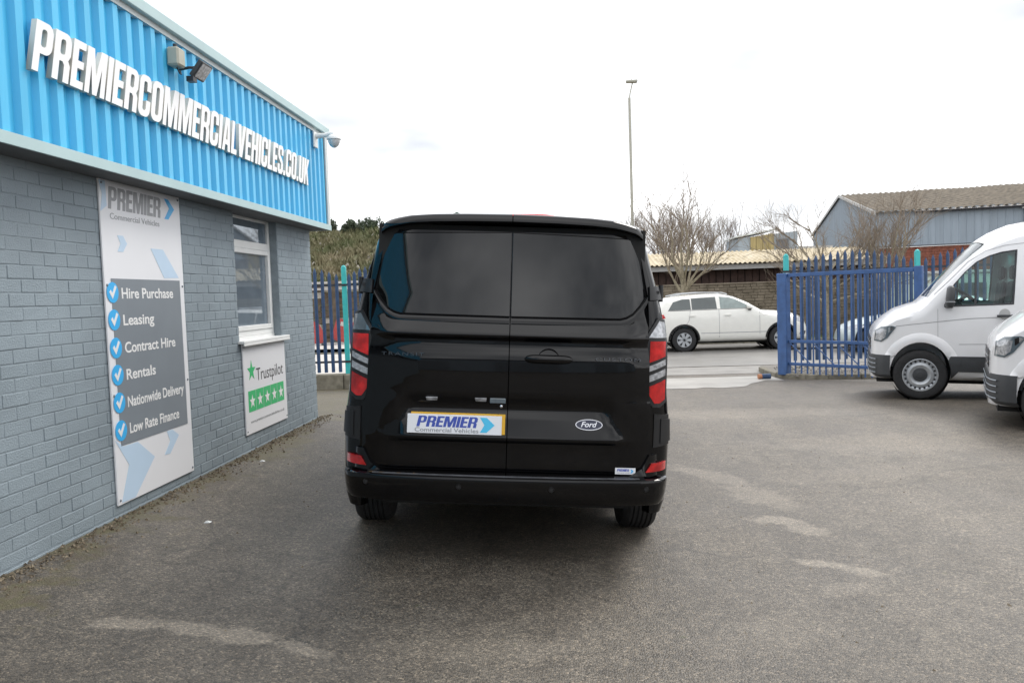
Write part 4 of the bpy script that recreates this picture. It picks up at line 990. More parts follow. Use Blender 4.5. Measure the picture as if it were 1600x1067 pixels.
# ------------------------------------------------------------------ cars on the road
def car(name, label, paint, loc, mtx, front_glass, kind):
    v = thing(name, label, 'car', loc, mtx)
    if kind == 'suv':
        zt = [(-.93, 1.05), (-.88, 1.22), (-.78, 1.42), (-.62, 1.60), (-.5, 1.655), (-.2, 1.70), (.2, 1.735), (.8, 1.745), (1.25, 1.73), (1.55, 1.66), (1.96, 1.48), (2.37, 1.235), (2.5, 1.205), (2.9, 1.17), (3.3, 1.11), (3.55, 1.02), (3.7, .88), (3.76, .74)]
        wb, zr = 2.893, 1.22
    else:
        zt = [(-.75, .95), (-.68, 1.15), (-.5, 1.38), (-.2, 1.46), (.4, 1.49), (1.0, 1.46), (1.4, 1.32), (1.85, 1.02), (2.3, .97), (2.8, .88), (3.15, .74), (3.25, .6)]
        wb, zr = 2.5, 1.0
    x0, x1 = zt[0][0], zt[-1][0]
    wdt = [(x0, .70), (x0 + .08, .84), (x0 + .3, .93), (.3, .965), (2.2, .965), (x1 - .55, .93), (x1 - .2, .80), (x1 - .06, .66), (x1, .50)]
    tum = [(.3, .95), (.5, .985), (.8, 1.0), (zr - .1, .985), (zr, .955), (zr + .5, .76)]
    rad = [(x0, .25), (-.4, .14), (1.2, .12), (2.0, .12), (2.4, .16), (x1 - .3, .3), (x1, .35)]
    W = shape(wdt, zt, .30, tum, rad)
    xs_ = sorted(set([x for x, _ in zt] + frange(x0, x1, 24)))
    body = loft(W, zt, .30, xs_).mesh('b', paint)
    cs = [cyl(xw, .37, .43, s * .5, s * 1.2, 32) for xw in (0, wb) for s in (-1, 1)]
    cut('body', body, cs, [paint], v, 32)
    for s in (-1, 1):
        sf = sidesurf(W, s)
        if kind == 'suv':
            patch([(-.46, 1.27), (-.34, 1.27), (.22, 1.28), (.20, 1.60), (-.02, 1.60), (-.30, 1.52)], sf, .006, -.006, 8, 5).build('side_window', m_tint, v, smooth=50)
            patch([(.25, 1.28), (1.00, 1.285), (.97, 1.645), (.24, 1.615)], sf, .006, -.006, 8, 5).build('side_window', m_tint, v, smooth=50)
            patch([(1.10, 1.285), (2.02, 1.29), (1.90, 1.37), (1.60, 1.53), (1.40, 1.61), (1.08, 1.645)], sf, .006, -.006, 8, 5).build('side_window', front_glass, v, smooth=50)
            seam([(-.47, 1.255), (2.05, 1.275)], sf, v, .012, 'belt_trim', m_black)
            seam([(.50, .56), (2.45, .56)], sf, v, .018, 'sill_trim', m_lgrey)
            seam([(1.05, .42), (1.05, 1.27)], sf, v, .012); seam([(.05, .80), (.15, .95), (.20, 1.27)], sf, v, .012); seam([(2.25, .5), (2.25, 1.15)], sf, v, .012)
            for hx in (.25, 1.30):
                b = MB(); hy = W(hx, 1.09); b.box(hx - .10, hx + .10, min(s * (hy + .01), s * (hy + .04)), max(s * (hy + .01), s * (hy + .04)), 1.08, 1.105); b.build('door_handle', paint, v, bevel=.006)
            b = MB(); my = W(2.0, 1.3) + .10; b.hexa([(1.86, s * (my - .10), 1.25), (1.97, s * (my - .10), 1.25), (2.02, s * (my + .08), 1.27), (1.90, s * (my + .09), 1.27)], [(1.86, s * (my - .10), 1.40), (1.93, s * (my - .10), 1.40), (1.96, s * (my + .06), 1.38), (1.88, s * (my + .07), 1.38)]); b.build('mirror', paint, v, bevel=.025, smooth=50)
            b = MB(); b.hexa([(1.90, s * (my - .2), 1.22), (2.06, s * (my - .2), 1.22), (2.0, s * (my - .02), 1.22), (1.92, s * (my - .02), 1.22)], [(1.90, s * (my - .2), 1.26), (2.06, s * (my - .2), 1.26), (2.0, s * (my - .02), 1.26), (1.92, s * (my - .02), 1.26)]); b.build('mirror_arm', m_black, v)
            b = MB(); b.tube([(-.35, s * .60, 1.70), (0, s * .64, 1.765), (.6, s * .66, 1.79), (1.2, s * .64, 1.765), (1.35, s * .62, 1.715)], .018, 6); b.build('roof_rail', m_steel, v)
            hl = patch([(3.28, .88), (3.62, .78), (3.68, .88), (3.45, .99), (3.25, .98)], sf, .008, -.008, 6, 4).build('headlight', m_clear, v, smooth=40)
            patch([(3.45, .45), (3.62, .42), (3.68, .52), (3.5, .58)], sf, .008, -.008, 5, 3).build('lower_grille', m_black, v, smooth=40)
            patch([(-.90, 1.0), (-.86, .98), (-.55, 1.05), (-.60, 1.15), (-.80, 1.18)], sf, .008, -.008, 5, 3).build('tail_light', m_red, v, smooth=40)
        else:
            patch([(-.4, 1.02), (.5, 1.03), (.5, 1.36), (-.2, 1.34)], sf, .006, -.006, 8, 5).build('side_window', m_tint, v, smooth=50)
            patch([(.56, 1.03), (1.62, 1.03), (1.3, 1.26), (1.0, 1.36), (.56, 1.37)], sf, .006, -.006, 8, 5).build('side_window', m_tint, v, smooth=50)
            patch([(2.7, .70), (3.1, .62), (3.12, .70), (2.8, .80)], sf, .008, -.008, 5, 3).build('headlight', m_clear, v, smooth=40)
        for xw in (0, wb):
            b = MB(); rows_ = []
            for i in range(21):
                a = lerp(R(-5), R(185), i / 20); rows_.append([sf(xw + q_ * math.cos(a), max(.32, .37 + q_ * math.sin(a)), o_) for q_, o_ in ((.425, -.04), (.428, .008), (.475, .008), (.48, -.004))])
            b.grid(rows_); b.build('arch_trim', m_bplas, v, smooth=40)
            wheel(v, (xw, s * .82, .365), 'y', .365, .24, s, 'car')
            b = MB(); b.lathe([(.42, s * .5), (.42, s * .9)], (xw, 0, .37), 'y', 24); b.build('wheel_housing', m_under, v)
    b = MB(); b.box(x0 + .2, x1 - .25, -.72, .72, .24, .36); b.build('underbody', m_under, v)
    wsx = (1.5, 2.42) if kind == 'suv' else (1.05, 1.85)
    b = MB(); b.grid([[(lerp(*wsx, i / 5), y, interp(zt, lerp(*wsx, i / 5)) + .008 - .05 * (abs(y) / .6) ** 4) for y in (-.6, -.3, 0, .3, .6)] for i in range(6)]); b.build('windscreen', m_tint, v, smooth=60)
    return v
HS = heading(1, .0, 0.)
car('white_car', 'cream white estate car standing on the road behind the black van', m_cream, (3.569, 25.45, -.40), HS, m_tint2, 'suv')
car('silver_car', 'pale silver car parked behind the blue palisade fence', m_silver, (10.95, 23.0, -.39), heading(-1, .1), m_tint2, 'hatch')

# ------------------------------------------------------------------ palisade fences
def pale_mesh(h, m):
    b = MB(); hw, d = .038, .018
    sec = [(-hw, 0), (-hw * .45, -d), (hw * .45, -d), (hw, 0)]
    th = .004
    rows_ = []
    for z, k in ((0, 1), (h - .09, 1), (h - .035, .45), (h, .06)):
        rows_.append([(x * k, y * (.5 + .5 * k), z) for x, y in sec] + [(x * k * .85, y * (.5 + .5 * k) + th, z) for x, y in reversed(sec)])
    b.grid(rows_, cu=True); return b.mesh('pale', m)
pm_blue = pale_mesh(2.2, m_bluedk)
def fence(name, label, p0, p1, z0, posts, n_per, rails, m_p=pm_blue):
    f_ = thing(name, label, 'fence', (p0[0], p0[1], z0))
    d = Vector((p1[0] - p0[0], p1[1] - p0[1])); L_ = d.length; d.normalize(); ang = math.atan2(d.y, d.x)
    mr = Matrix.Rotation(ang, 4, 'Z')
    for s in posts:
        b = MB(); b.box(-.05, .05, .012, .09, -.35, 2.26); b.lathe([(.05, 0), (.04, .03), (0, .045)], (0, .05, 2.26), 'z', 8); o = b.build('post', m_teal, f_, bevel=.006)
        o.matrix_local = Matrix.Translation((d.x * s, d.y * s, 0)) @ mr
    for z in rails:
        b = MB(); b.box(0, L_, .0, .012, z, z + .045); o = b.build('rail', m_rail, f_); o.matrix_local = mr.copy()
    edges = sorted(posts)
    segs = list(zip(edges, edges[1:]))
    if edges[0] > .3: segs.insert(0, (edges[0] - 2.75, edges[0]))
    if L_ - edges[-1] > .3: segs.append((edges[-1], edges[-1] + 2.75))
    for a, c in segs:
        for k in range(n_per):
            s = lerp(a, c, (k + 1) / (n_per + 1))
            if s < 0 or s > L_: continue
            t = (k + 1) / (n_per + 1); hh = 2.03 + .30 * math.sin(math.pi * t) ** .8
            o = link('pale', m_p, f_); o.matrix_local = Matrix.Translation((d.x * s, d.y * s, .02)) @ mr; o.scale = (1, 1, hh / 2.2)
    return f_
fence('palisade_fence', 'blue palisade fence with a teal post beside the office corner', (-6.95, 16.70), (-2.6, 16.98), -.04, (2.25, 4.35), 17, (.22, 1.86))
fence('palisade_fence', 'blue arched palisade fence with teal posts behind the open gate', (4.62, 17.42), (15.6, 18.0), -.12, (.1, 2.88, 5.66, 8.44), 17, (.25, 1.90))
lw = thing('low_wall', 'low rough concrete wall under the palisade fence by the office', 'wall', (-5, 16.9, -.4))
b = MB()
for i in range(6):
    x = -7 + i * .75; b2 = MB(); b2.box(x, x + .742, 16.6 + (x + 7) * .064 - .09, 16.6 + (x + 7) * .064 + .22, -.45, -.055 + random.uniform(-.006, .006)); b2.build('block', m_kerb, lw, off=(-5, 16.9, -.4), bevel=.012)
# gate
GP0, GP1 = Vector((4.40, 16.80)), Vector((6.33, 14.85))
gd = GP1 - GP0; GLn = gd.length; ga = math.atan2(gd.y, gd.x)
gt = thing('blue_gate', 'open blue steel bar gate swung in front of the palisade fence', 'gate', (GP0.x, GP0.y, -.22), Matrix.Rotation(ga, 3, 'Z'))
b = MB(); b.box(-.02, .19, -.09, .09, -.1, 1.98); b.build('hanging_post', m_blue, gt, bevel=.012)
b = MB(); b.box(GLn - .06, GLn + .08, -.05, .05, .05, 2.0); b.build('end_stile', m_blue, gt, bevel=.008)
for nm, z, h_ in (('top_rail', 1.90, .075), ('middle_rail', .56, .06), ('bottom_rail', .10, .06)):
    b = MB(); b.box(.20, GLn - .07, -.03, .03, z, z + h_); b.build(nm, m_blue, gt, bevel=.006)
bar = MB(); bar.box(-.012, .012, -.012, .012, -.06, 1.90); barm = bar.mesh('bar', m_blue)
nb = 18
for i in range(nb):
    o = link('bar', barm, gt); o.location = (lerp(.20, GLn - .06, (i + 1) / (nb + 1)), .0, 0)
for i in range(5):
    b = MB(); a = .24 + i * .5; b.tube([(a, -.02, .55), (a + .42, -.02, .16)], .012, 6); b.build('brace', m_blue, gt)
# kerbed bed under the gate
bed = [(4.30, 18.3), (4.27, 17.5), (4.33, 16.95), (4.48, 16.55), (4.75, 16.27), (5.15, 16.12), (5.75, 16.05), (6.4, 16.02), (7.1, 16.0), (7.9, 15.95), (8.7, 15.9), (9.6, 15.9)]
kb = thing('gate_kerb', 'mossy concrete kerb curving round the gravel bed under the gate', 'kerb', (4.3, 18.3, -.38))
fine = []
for (a, c), (d, e) in zip(bed, bed[1:]):
    n = max(1, round(math.hypot(d - a, e - c) / .45)); fine += [(lerp(a, d, i / n), lerp(c, e, i / n)) for i in range(n)]
fine.append(bed[-1])
for (a, c), (d, e) in zip(fine, fine[1:]):
    l = math.hypot(d - a, e - c); nx, ny = -(e - c) / l, (d - a) / l
    gap = .004 / l; a2, c2, d2, e2 = lerp(a, d, gap), lerp(c, e, gap), lerp(d, a, gap), lerp(e, c, gap)
    z0, z1 = hz(a, c) - .05, max(hz(a, c), -.40) + .10 + random.uniform(-.006, .006)
    b = MB(); b.hexa([(a2, c2, z0), (d2, e2, z0), (d2 + nx * .13, e2 + ny * .13, z0), (a2 + nx * .13, c2 + ny * .13, z0)], [(a2, c2, z1), (d2, e2, z1), (d2 + nx * .13, e2 + ny * .13, z1), (a2 + nx * .13, c2 + ny * .13, z1)])
    b.build('kerb_stone', m_kerb, kb, off=(4.3, 18.3, -.38), bevel=.012)
b = MB(); poly = [(x + .06, y + .04) for x, y in bed] + [(9.6, 18.2), (4.4, 18.6)]
b.add([(x, y, hz(x, min(y, 16.4)) + .075) for x, y in poly], [tuple(range(len(poly)))])
gb = b.build('gravel_bed', m_gravel); struct(gb)
b = MB()
for k in range(900):
    x, y = random.uniform(4.5, 8.5), random.uniform(16.2, 18.1); s_ = random.uniform(.012, .035); z = hz(x, min(y, 16.4)) + .075
    b.add([(x - s_, y - s_ * .6, z - .005), (x + s_, y - s_ * .5, z - .005), (x, y + s_, z - .005), (x + random.uniform(-.3, .3) * s_, y, z + s_ * .9)], [(0, 1, 3), (1, 2, 3), (2, 0, 3)])
o = b.build('gravel_stones', m_gravel); o['kind'] = 'stuff'; o['label'] = 'loose grey gravel in the bed under the gate'
sb = thing('gate_stop', 'short blue steel stub with an orange end lying by the kerb', 'gate stop', (3.98, 16.6, hz(3.98, 16.6)))
b = MB(); b.tube([(-.02, 0, .055), (.16, .03, .055)], .055, 12); b.build('stub', m_bluedk, sb)
b = MB(); b.tube([(-.09, -.012, .055), (-.021, 0, .055)], .05, 12); b.build('end_cap', mat('rust_orange', (.45, .2, .1), .7), sb)

# ------------------------------------------------------------------ lamp post
lp = thing('lamp_post', 'tall thin street lamp column rising behind the black van', 'street lamp', (2.43, 28.45, -.4))
b = MB(); b.tube([(0, 0, 0), (0, 0, 1.4)], .085, 12); b.tube([(0, 0, 1.4), (.0, .0, 8.6)], [.06, .045], 12); b.build('column', m_lamp, lp, smooth=50)
b = MB(); b.tube([(0, 0, 8.55), (.03, 0, 8.75), (.12, 0, 9.1)], .022, 8); b.build('bracket', m_lamp, lp)
b = MB(); b.hexa([(-.10, -.10, 9.11), (.28, -.10, 9.10), (.28, .10, 9.10), (-.10, .10, 9.11)], [(-.12, -.11, 9.18), (.30, -.11, 9.19), (.30, .11, 9.19), (-.12, .11, 9.18)]); b.box(.05, .12, -.04, .04, 9.185, 9.22); b.build('lantern', m_lamp, lp, bevel=.02)

# ------------------------------------------------------------------ roadside wall and sheds
rw = thing('roadside_wall', 'brown stone block wall along the far side of the road', 'wall', (9, 30.7, -.4))
b = MB(); b.box(-1, 26, 30.64, 30.95, -.6, 1.62); b.build('core', m_stonejoint, rw, off=(9, 30.7, -.4))
rest = MB()
for i in range(19):
    x = 2.0 + random.uniform(-.3, 0); z = -.42 + i * .108
    while x < 23:
        L_ = random.uniform(.18, .42); d_ = random.uniform(-.02, .015)
        rest.box(x, x + L_ - .01, 30.60 + d_, 30.67, z, z + .10); x += L_
o = rest.build('stones', m_wallst, rw, off=(9, 30.7, -.4), bevel=.01); o['kind'] = 'stuff'
b = MB(); b.box(-1, 26, 30.56, 31.0, 1.635, 1.69); b.build('coping', m_wallst, rw, off=(9, 30.7, -.4), bevel=.01)

oc = thing('low_workshop', 'long low workshop with lichen yellow corrugated roof behind the stone wall', 'building', (9, 34, -.4)); oo = (9, 34, -.4)
b = MB(); b.box(-2, 13.1, 34.5, 40, -.5, 2.3); b.build('wall', m_dark, oc, off=oo)
for i in range(40):
    x = 1.0 + i * .3; b = MB(); b.box(x, x + .27, 34.38 + (.03 if i % 2 else 0), 34.44 + (.03 if i % 2 else 0), 1.2, 2.32); b.build('slat', m_dbrown, oc, off=oo)
b = MB(); b.box(-2, 13.2, 33.90, 33.96, 2.27, 2.47); b.build('fascia', m_fascia, oc, off=oo)
def corr(x0, x1, ya, za, yb, zb_, pitch_, amp, n=4):
    b = MB(); rows_ = []; xs_ = frange(x0, x1, int((x1 - x0) / pitch_ * 6))
    for j in range(n + 1):
        t = j / n; rows_.append([(x, lerp(ya, yb, t), lerp(za, zb_, t) + amp * math.sin(2 * math.pi * (x - x0) / pitch_)) for x in xs_])
    b.grid(rows_); lo = [(x, y, z - .02) for x, y, z in rows_[0]]; b.grid([rows_[0], lo]); return b
corr(-2, 13.2, 33.72, 2.53, 37.2, 3.16, .20, .03).build('roof', m_ochre, oc, off=oo, smooth=60)
corr(-2, 13.2, 37.2, 3.16, 40.7, 2.5, .20, .03).build('roof', m_ochre, oc, off=oo, smooth=60)

# small hut between
ht = thing('small_hut', 'small grey hut with ochre boarded doors beyond the yellow roof', 'building', (9.9, 41, -.4)); ho = (9.9, 41, -.4)
b = MB(); b.prism([(8.75, -.4), (11.65, -.4), (11.65, 4.22), (8.75, 3.95)], lambda a, c, d: (a, d, c), 41.0, 44); b.build('wall', m_shed, ht, off=ho)
b = MB(); b.hexa([(8.6, 40.85, 3.98), (10.55, 40.85, 4.30), (10.55, 44, 4.30), (8.6, 44, 3.98)], [(8.6, 40.85, 4.06), (10.55, 40.85, 4.38), (10.55, 44, 4.38), (8.6, 44, 4.06)]); b.build('roof', m_trimw, ht, off=ho, bevel=.01)
for i in range(4):
    b = MB(); x = 9.33 + i * .29; b.box(x, x + .28, 40.93, 40.99, 1.0, 4.0 + i * .045); b.build('door_board', m_olive, ht, off=ho)
b = MB(); b.box(10.62, 11.2, 40.94, 40.99, 3.2, 3.85); b.build('window', m_slate, ht, off=ho)
b = MB(); b.box(10.55, 13.2, 41.2, 44, -.4, 3.35); b.box(10.4, 13.4, 41.1, 44, 3.35, 3.45); b.build('annexe', m_fascia, ht, off=ho)

# big grey shed
A_, B_, Ap, Fa = Vector((17.3, 45.58)), Vector((40, 40.5)), Vector((15.3, 46.3)), Vector((13.4, 47.1))
sh = thing('grey_shed', 'large grey blue sheet metal shed with mossy corrugated roof on the right', 'building', (17.3, 45.58, -.4)); so = (17.3, 45.58, -.4)
ex = (B_ - A_).normalized(); ey = Vector((-ex.y, ex.x)); WD_ = 45.0; LEN_ = 24.0; EZ, RZ, BZ = 5.42, 8.2, 3.42
def sp(u, v, z): p = A_ + ex * u + ey * v; return (p.x, p.y, z)
b = MB(); rows_ = []
for z in (BZ, EZ):
    row = []; u = 0.0
    while u < LEN_:
        row += [sp(u, 0, z), sp(u + .26, 0, z), sp(u + .285, -.03, z), sp(u + .325, -.03, z), sp(u + .35, 0, z)]; u += .37
    rows_.append(row)
b.grid(rows_); b.build('sheet_wall', m_shed, sh, off=so)
b = MB(); rows_ = []
pts = []; u = 0.0
while u < WD_:
    pts += [(u, 0), (u + .2, 0), (u + .22, -.03), (u + .26, -.03), (u + .28, 0)]; u += .3
def gz(v): return lerp(EZ, RZ, v / 18.) if v < 18 else lerp(RZ, 7.0, (v - 18) / (WD_ - 18))
b.grid([[sp(o_, v, z if z < 5 else gz(v)) for v, o_ in [(min(v, WD_), o_) for v, o_ in pts]] for z in (-.5, 9)]); b.build('gable_wall', m_shed, sh, off=so)
b = MB(); b.hexa([sp(.02, .06, -.5), sp(LEN_, .06, -.5), sp(LEN_, .5, -.5), sp(.02, .5, -.5)], [sp(.02, .06, BZ - .03), sp(LEN_, .06, BZ - .03), sp(LEN_, .5, BZ - .03), sp(.02, .5, BZ - .03)]); bw = b.build('brick_base', m_rbrick, sh, off=so)
bk = MB(); bk.box(0, .44, -.02, .03, 0, .135); bkm = bk.mesh('brick', m_rbrick, bevel=.01)
for i in range(14):
    for j in range(20):
        u = .05 + j * .46 + (.23 if i % 2 else 0); p = sp(u, .05, BZ - .15 - .15 * i - .03)
        o = link('brick', bkm, bw); o.matrix_local = Matrix.Translation(Vector(p) - Vector(so)) @ Matrix.Rotation(math.atan2(ex.y, ex.x), 4, 'Z')
b = MB(); b.hexa([sp(-.1, -.06, BZ - .02), sp(LEN_, -.06, BZ - .02), sp(LEN_, .04, BZ - .02), sp(-.1, .04, BZ - .02)], [sp(-.1, -.06, BZ + .06), sp(LEN_, -.06, BZ + .06), sp(LEN_, .04, BZ + .06), sp(-.1, .04, BZ + .06)]); b.build('sill_strip', m_slate, sh, off=so)
for v0, v1, ez_ in ((-.25, 18.0, EZ), (WD_ + .25, 18.0, 7.0)):
    b = MB(); rows_ = []
    for j in range(25):
        t = j / 24; v = lerp(v0, v1, t); z = lerp(ez_ - .06, RZ + .06, t)
        rows_.append([sp(u, v, z + .045 * math.sin(2 * math.pi * u / .38) + (.02 * math.sin(u * 1.3) if 0 < j else 0)) for u in frange(-.15, LEN_, 400)])
    b.grid(rows_); b.grid([rows_[0], [(x, y, z - .03) for x, y, z in rows_[0]]]); b.build('roof', m_moss, sh, off=so, smooth=60)
b = MB(); 
for v0, v1, ez_ in ((-.25, 18.0, EZ), (WD_ + .25, 18.0, 7.0)):
    b.hexa([sp(-.2, v0, ez_ - .22), sp(-.15, v0, ez_ - .22), sp(-.15, v1, RZ - .10), sp(-.2, v1, RZ - .10)], [sp(-.2, v0, ez_ - .02), sp(-.15, v0, ez_ - .02), sp(-.15, v1, RZ + .10), sp(-.2, v1, RZ + .10)])
b.build('barge_board', m_fascia, sh, off=so)
b = MB(); b.tube([sp(1.8, -.28, EZ - .16), sp(LEN_, -.28, EZ - .16)], .07, 8); b.build('gutter', m_black, sh, off=so)
b = MB(); b.tube([sp(6.9, -.25, EZ - .2), sp(7.1, -.12, EZ - .32), sp(7.1, -.10, 2.0)], .07, 8); b.build('downpipe', m_white, sh, off=so)

pc = thing('pale_cabin', 'pale green site cabin seen between the blue fence pales', 'cabin', (12.6, 28.9, -.4)); po = (12.6, 28.9, -.4)
b = MB(); b.box(11.6, 17.5, 28.3, 30.2, -.2, 1.72); b.build('wall', m_portal, pc, off=po, bevel=.02)
b = MB(); b.box(11.5, 17.6, 28.2, 30.3, 1.73, 1.83); b.build('roof', m_fascia, pc, off=po, bevel=.02)
b = MB(); b.box(13.4, 14.3, 28.26, 28.295, .6, 1.4); b.build('window', m_tint, pc, off=po)
b = MB(); b.box(11.6, 17.5, 28.26, 28.295, .1, .22); b.build('trim', m_dbrown, pc, off=po)

# roofs showing over the van
rb = thing('red_roof_building', 'distant building whose shallow red roof shows just above the black van', 'building', (-3.6, 62, -.4)); ro = (-3.6, 62, -.4)
b = MB(); b.box(-6.9, -.4, 60.5, 68, -.5, 7.0); b.build('wall', m_fascia, rb, off=ro)
b = MB(); rows_ = []
for i in range(17):
    t = lerp(-1, 1, i / 16); x = -3.62 + t * 3.4; z = 7.50 - .28 * t * t * t * t + (-.08 * t)
    rows_.append([(x, 60.3, z - .45), (x, 60.3, z), (x, 60.5, z + .08), (x, 68, z + .05)])
b.grid(rows_); b.build('roof', m_redroof, rb, off=ro, smooth=50)
gb_ = thing('green_gable_building', 'distant dark green gable peak showing just above the black van', 'building', (-7.8, 62, -.4)); go = (-7.8, 62, -.4)
b = MB(); b.box(-8.9, -6.95, 60.2, 66, -.5, 7.3); b.build('wall', m_fascia, gb_, off=go)
b = MB(); b.prism([(-9.2, 7.32), (-6.9, 7.32), (-7.9, 7.86)], lambda a, c, d: (a, d, c), 60.0, 66); b.build('roof', m_greenroof, gb_, off=go)

# ------------------------------------------------------------------ trees
def bare_tree(seed, H, spread, trunk_h, r0_, limbs=7, sub=6, tw=6, fine_=3):
    rnd = random.Random(seed); TB, TW = MB(), MB()
    def branch(p, d, L_, r, lvl):
        n = 4 if lvl < 3 else 3; pts = [p]; q_ = Vector(p); dd = Vector(d)
        for i in range(n):
            dd = (dd + Vector((rnd.gauss(0, .10), rnd.gauss(0, .10), rnd.gauss(.07, .08)))).normalized(); q_ = q_ + dd * (L_ / n); pts.append(q_.copy())
        rad = [max(r * (1 - .75 * i / n), .0028) for i in range(n + 1)]
        (TB if lvl <= 1 else TW).tube(pts, rad, 7 if lvl == 0 else (5 if lvl == 1 else 3), cap=False)
        if lvl >= 4: return
        cnt_ = (0, sub, tw, fine_)[lvl] if lvl else 0
        for k in range(cnt_):
            t = rnd.uniform(.22, 1.0); i = min(int(t * n), n - 1); pp = pts[i].lerp(pts[i + 1], t * n - i)
            ax_ = (pts[i + 1] - pts[i]).normalized(); side = ax_.cross(Vector((rnd.gauss(0, 1), rnd.gauss(0, 1), rnd.gauss(0, 1)))).normalized()
            an = rnd.uniform(.45, .85); nd = (ax_ * math.cos(an) + side * math.sin(an) + Vector((0, 0, .22))).normalized()
            branch(pp, nd, L_ * rnd.uniform(.42, .62), r * .42, lvl + 1)
    top = Vector((rnd.uniform(-.08, .08), rnd.uniform(-.08, .08), trunk_h))
    TB.tube([(0, 0, -.15), (0, 0, .15), top * .5, top], [r0_ * 1.35, r0_ * 1.05, r0_, r0_ * .92], 9)
    for k in range(limbs):
        a = 2 * math.pi * (k + rnd.uniform(-.3, .3)) / limbs; el_ = rnd.uniform(.35, .85) * spread if k else .08
        d = Vector((math.cos(a) * math.sin(el_), math.sin(a) * math.sin(el_), math.cos(el_)))
        branch(top * rnd.uniform(.55, 1.0), d, (H - trunk_h) * rnd.uniform(.72, 1.0), r0_ * rnd.uniform(.45, .62), 1)
    return TB.mesh('trunk', m_bark, smooth=60, recalc=False), TW
def tree(meshes, twm, loc, rz, sc, label, name='bare_tree', group=None):
    o = thing(name, label, 'tree', loc, Matrix.Rotation(rz, 3, 'Z') @ Matrix.Scale(sc, 3), group)
    link('trunk', meshes[0], o); link('crown', meshes[1], o); return o
t1 = bare_tree(3, 5.5, 1.3, 2.7, .10, 11, 6, 6, 4); T1 = (t1[0], t1[1].mesh('crown', m_twig, recalc=False))
t2 = bare_tree(11, 5.0, 1.55, 2.3, .09, 12, 6, 6, 4); T2 = (t2[0], t2[1].mesh('crown', m_twig, recalc=False))
t3 = bare_tree(21, 9.5, 1.1, 4.2, .17, 11, 7, 6, 4); T3 = (t3[0], t3[1].mesh('crown', m_twig2, recalc=False))
tree(T1, None, (4.10, 27.95, -.42), .4, .93, 'bare young tree with pale trunk rising behind the white car')
tree(T2, None, (9.0, 28.35, -.42), 1.2, 1.0, 'bare spreading tree above the left half of the blue gate')
tree(T1, None, (10.9, 28.0, -.42), 2.7, .84, 'bare tree above the right half of the blue gate, in front of the grey shed')
for i, (x, y, s_, lb) in enumerate([(6.9, 54, .76, 'tall leafless background tree above the yellow roof'), (10.9, 57, .70, 'leafless background tree above the small hut'), (4.6, 60, .74, 'leafless background tree far behind the white car')]):
    tree(T3, None, (x, y, -.4), i * 1.3, s_, lb, group='bare trees behind the sheds')
def leafy(seed, R_, H, n):
    rnd = random.Random(seed); b = MB()
    cl = [(Vector((rnd.gauss(0, R_ * .4), rnd.gauss(0, R_ * .4), rnd.uniform(H * .35, H * .92))), R_ * rnd.uniform(.25, .5)) for _ in range(14)]
    for _ in range(n):
        c, r = rnd.choice(cl); p = c + Vector((rnd.gauss(0, 1), rnd.gauss(0, 1), rnd.gauss(0, .8))).normalized() * r * rnd.uniform(.5, 1.05)
        s_ = rnd.uniform(.10, .22); d1 = Vector((rnd.gauss(0, 1), rnd.gauss(0, 1), rnd.gauss(0, 1))).normalized() * s_; d2 = Vector((rnd.gauss(0, 1), rnd.gauss(0, 1), rnd.gauss(0, 1))).normalized() * s_
        b.add([p - d1, p + d2, p + d1], [(0, 1, 2)])
    tr_ = MB(); tr_.tube([(0, 0, -.3), (.05, 0, H * .4), (0, .05, H * .8)], [.12, .09, .03], 7)
    return tr_.mesh('trunk', m_bark), b.mesh('crown', m_ever, recalc=False)
E1, E2 = leafy(5, 1.3, 2.3, 2600), leafy(8, 1.0, 1.8, 2000)

# ------------------------------------------------------------------ hillside on the left
def hill_z(x, y):
    t = sstep(36.5, 57, y); e = sstep(-1.0, -10.5, x)
    n = .35 * math.sin(x * .55 + 1) * math.sin(y * .4) + .2 * math.sin(x * 1.7 + y)
    return -.5 + (2.6 * sstep(36, 38.2, y) + 4.05 * t + n * t) * e
b = MB(); b.grid([[(x, y, hill_z(x, y)) for x in frange(-80, 0, 100)] for y in [36] + frange(36.4, 60, 44) + [70, 90]]); struct(b.build('hillside', m_hill, smooth=60))
rnd = random.Random(4); b = MB(); b.cur = 0
for _ in range(5200):
    x, y = rnd.uniform(-24, -5), rnd.uniform(37.5, 58); z = hill_z(x, y)
    for k in range(3):
        a = rnd.uniform(0, 6.28); s_ = rnd.uniform(.15, .5); dx_, dy_ = math.cos(a) * .09, math.sin(a) * .09
        b.add([(x - dx_, y - dy_, z - .05), (x + dx_, y + dy_, z - .05), (x + rnd.gauss(0, .18), y + rnd.gauss(0, .18), z + s_)], [(0, 1, 2)])
o = b.build('hill_scrub', mat('dry_scrub', (.115, .165, .055), .95, var=.4, scale=.35, c2=(.23, .195, .12)), recalc=False); o['kind'] = 'stuff'; o['label'] = 'dry grass and scrub covering the hillside'
b = MB()
for _ in range(420):
    x, y = rnd.uniform(-24, -5), rnd.uniform(42, 57); z = hill_z(x, y); s_ = rnd.uniform(.08, .3)
    b.add([(x - s_, y - s_ * .6, z - .1), (x + s_, y - s_ * .5, z - .1), (x, y + s_, z - .1), (x + rnd.uniform(-.3, .3) * s_, y, z + s_ * .8)], [(0, 1, 3), (1, 2, 3), (2, 0, 3)])
o = b.build('hill_rubble', m_rock, recalc=False); o['kind'] = 'stuff'; o['label'] = 'pale stones scattered on the hillside'
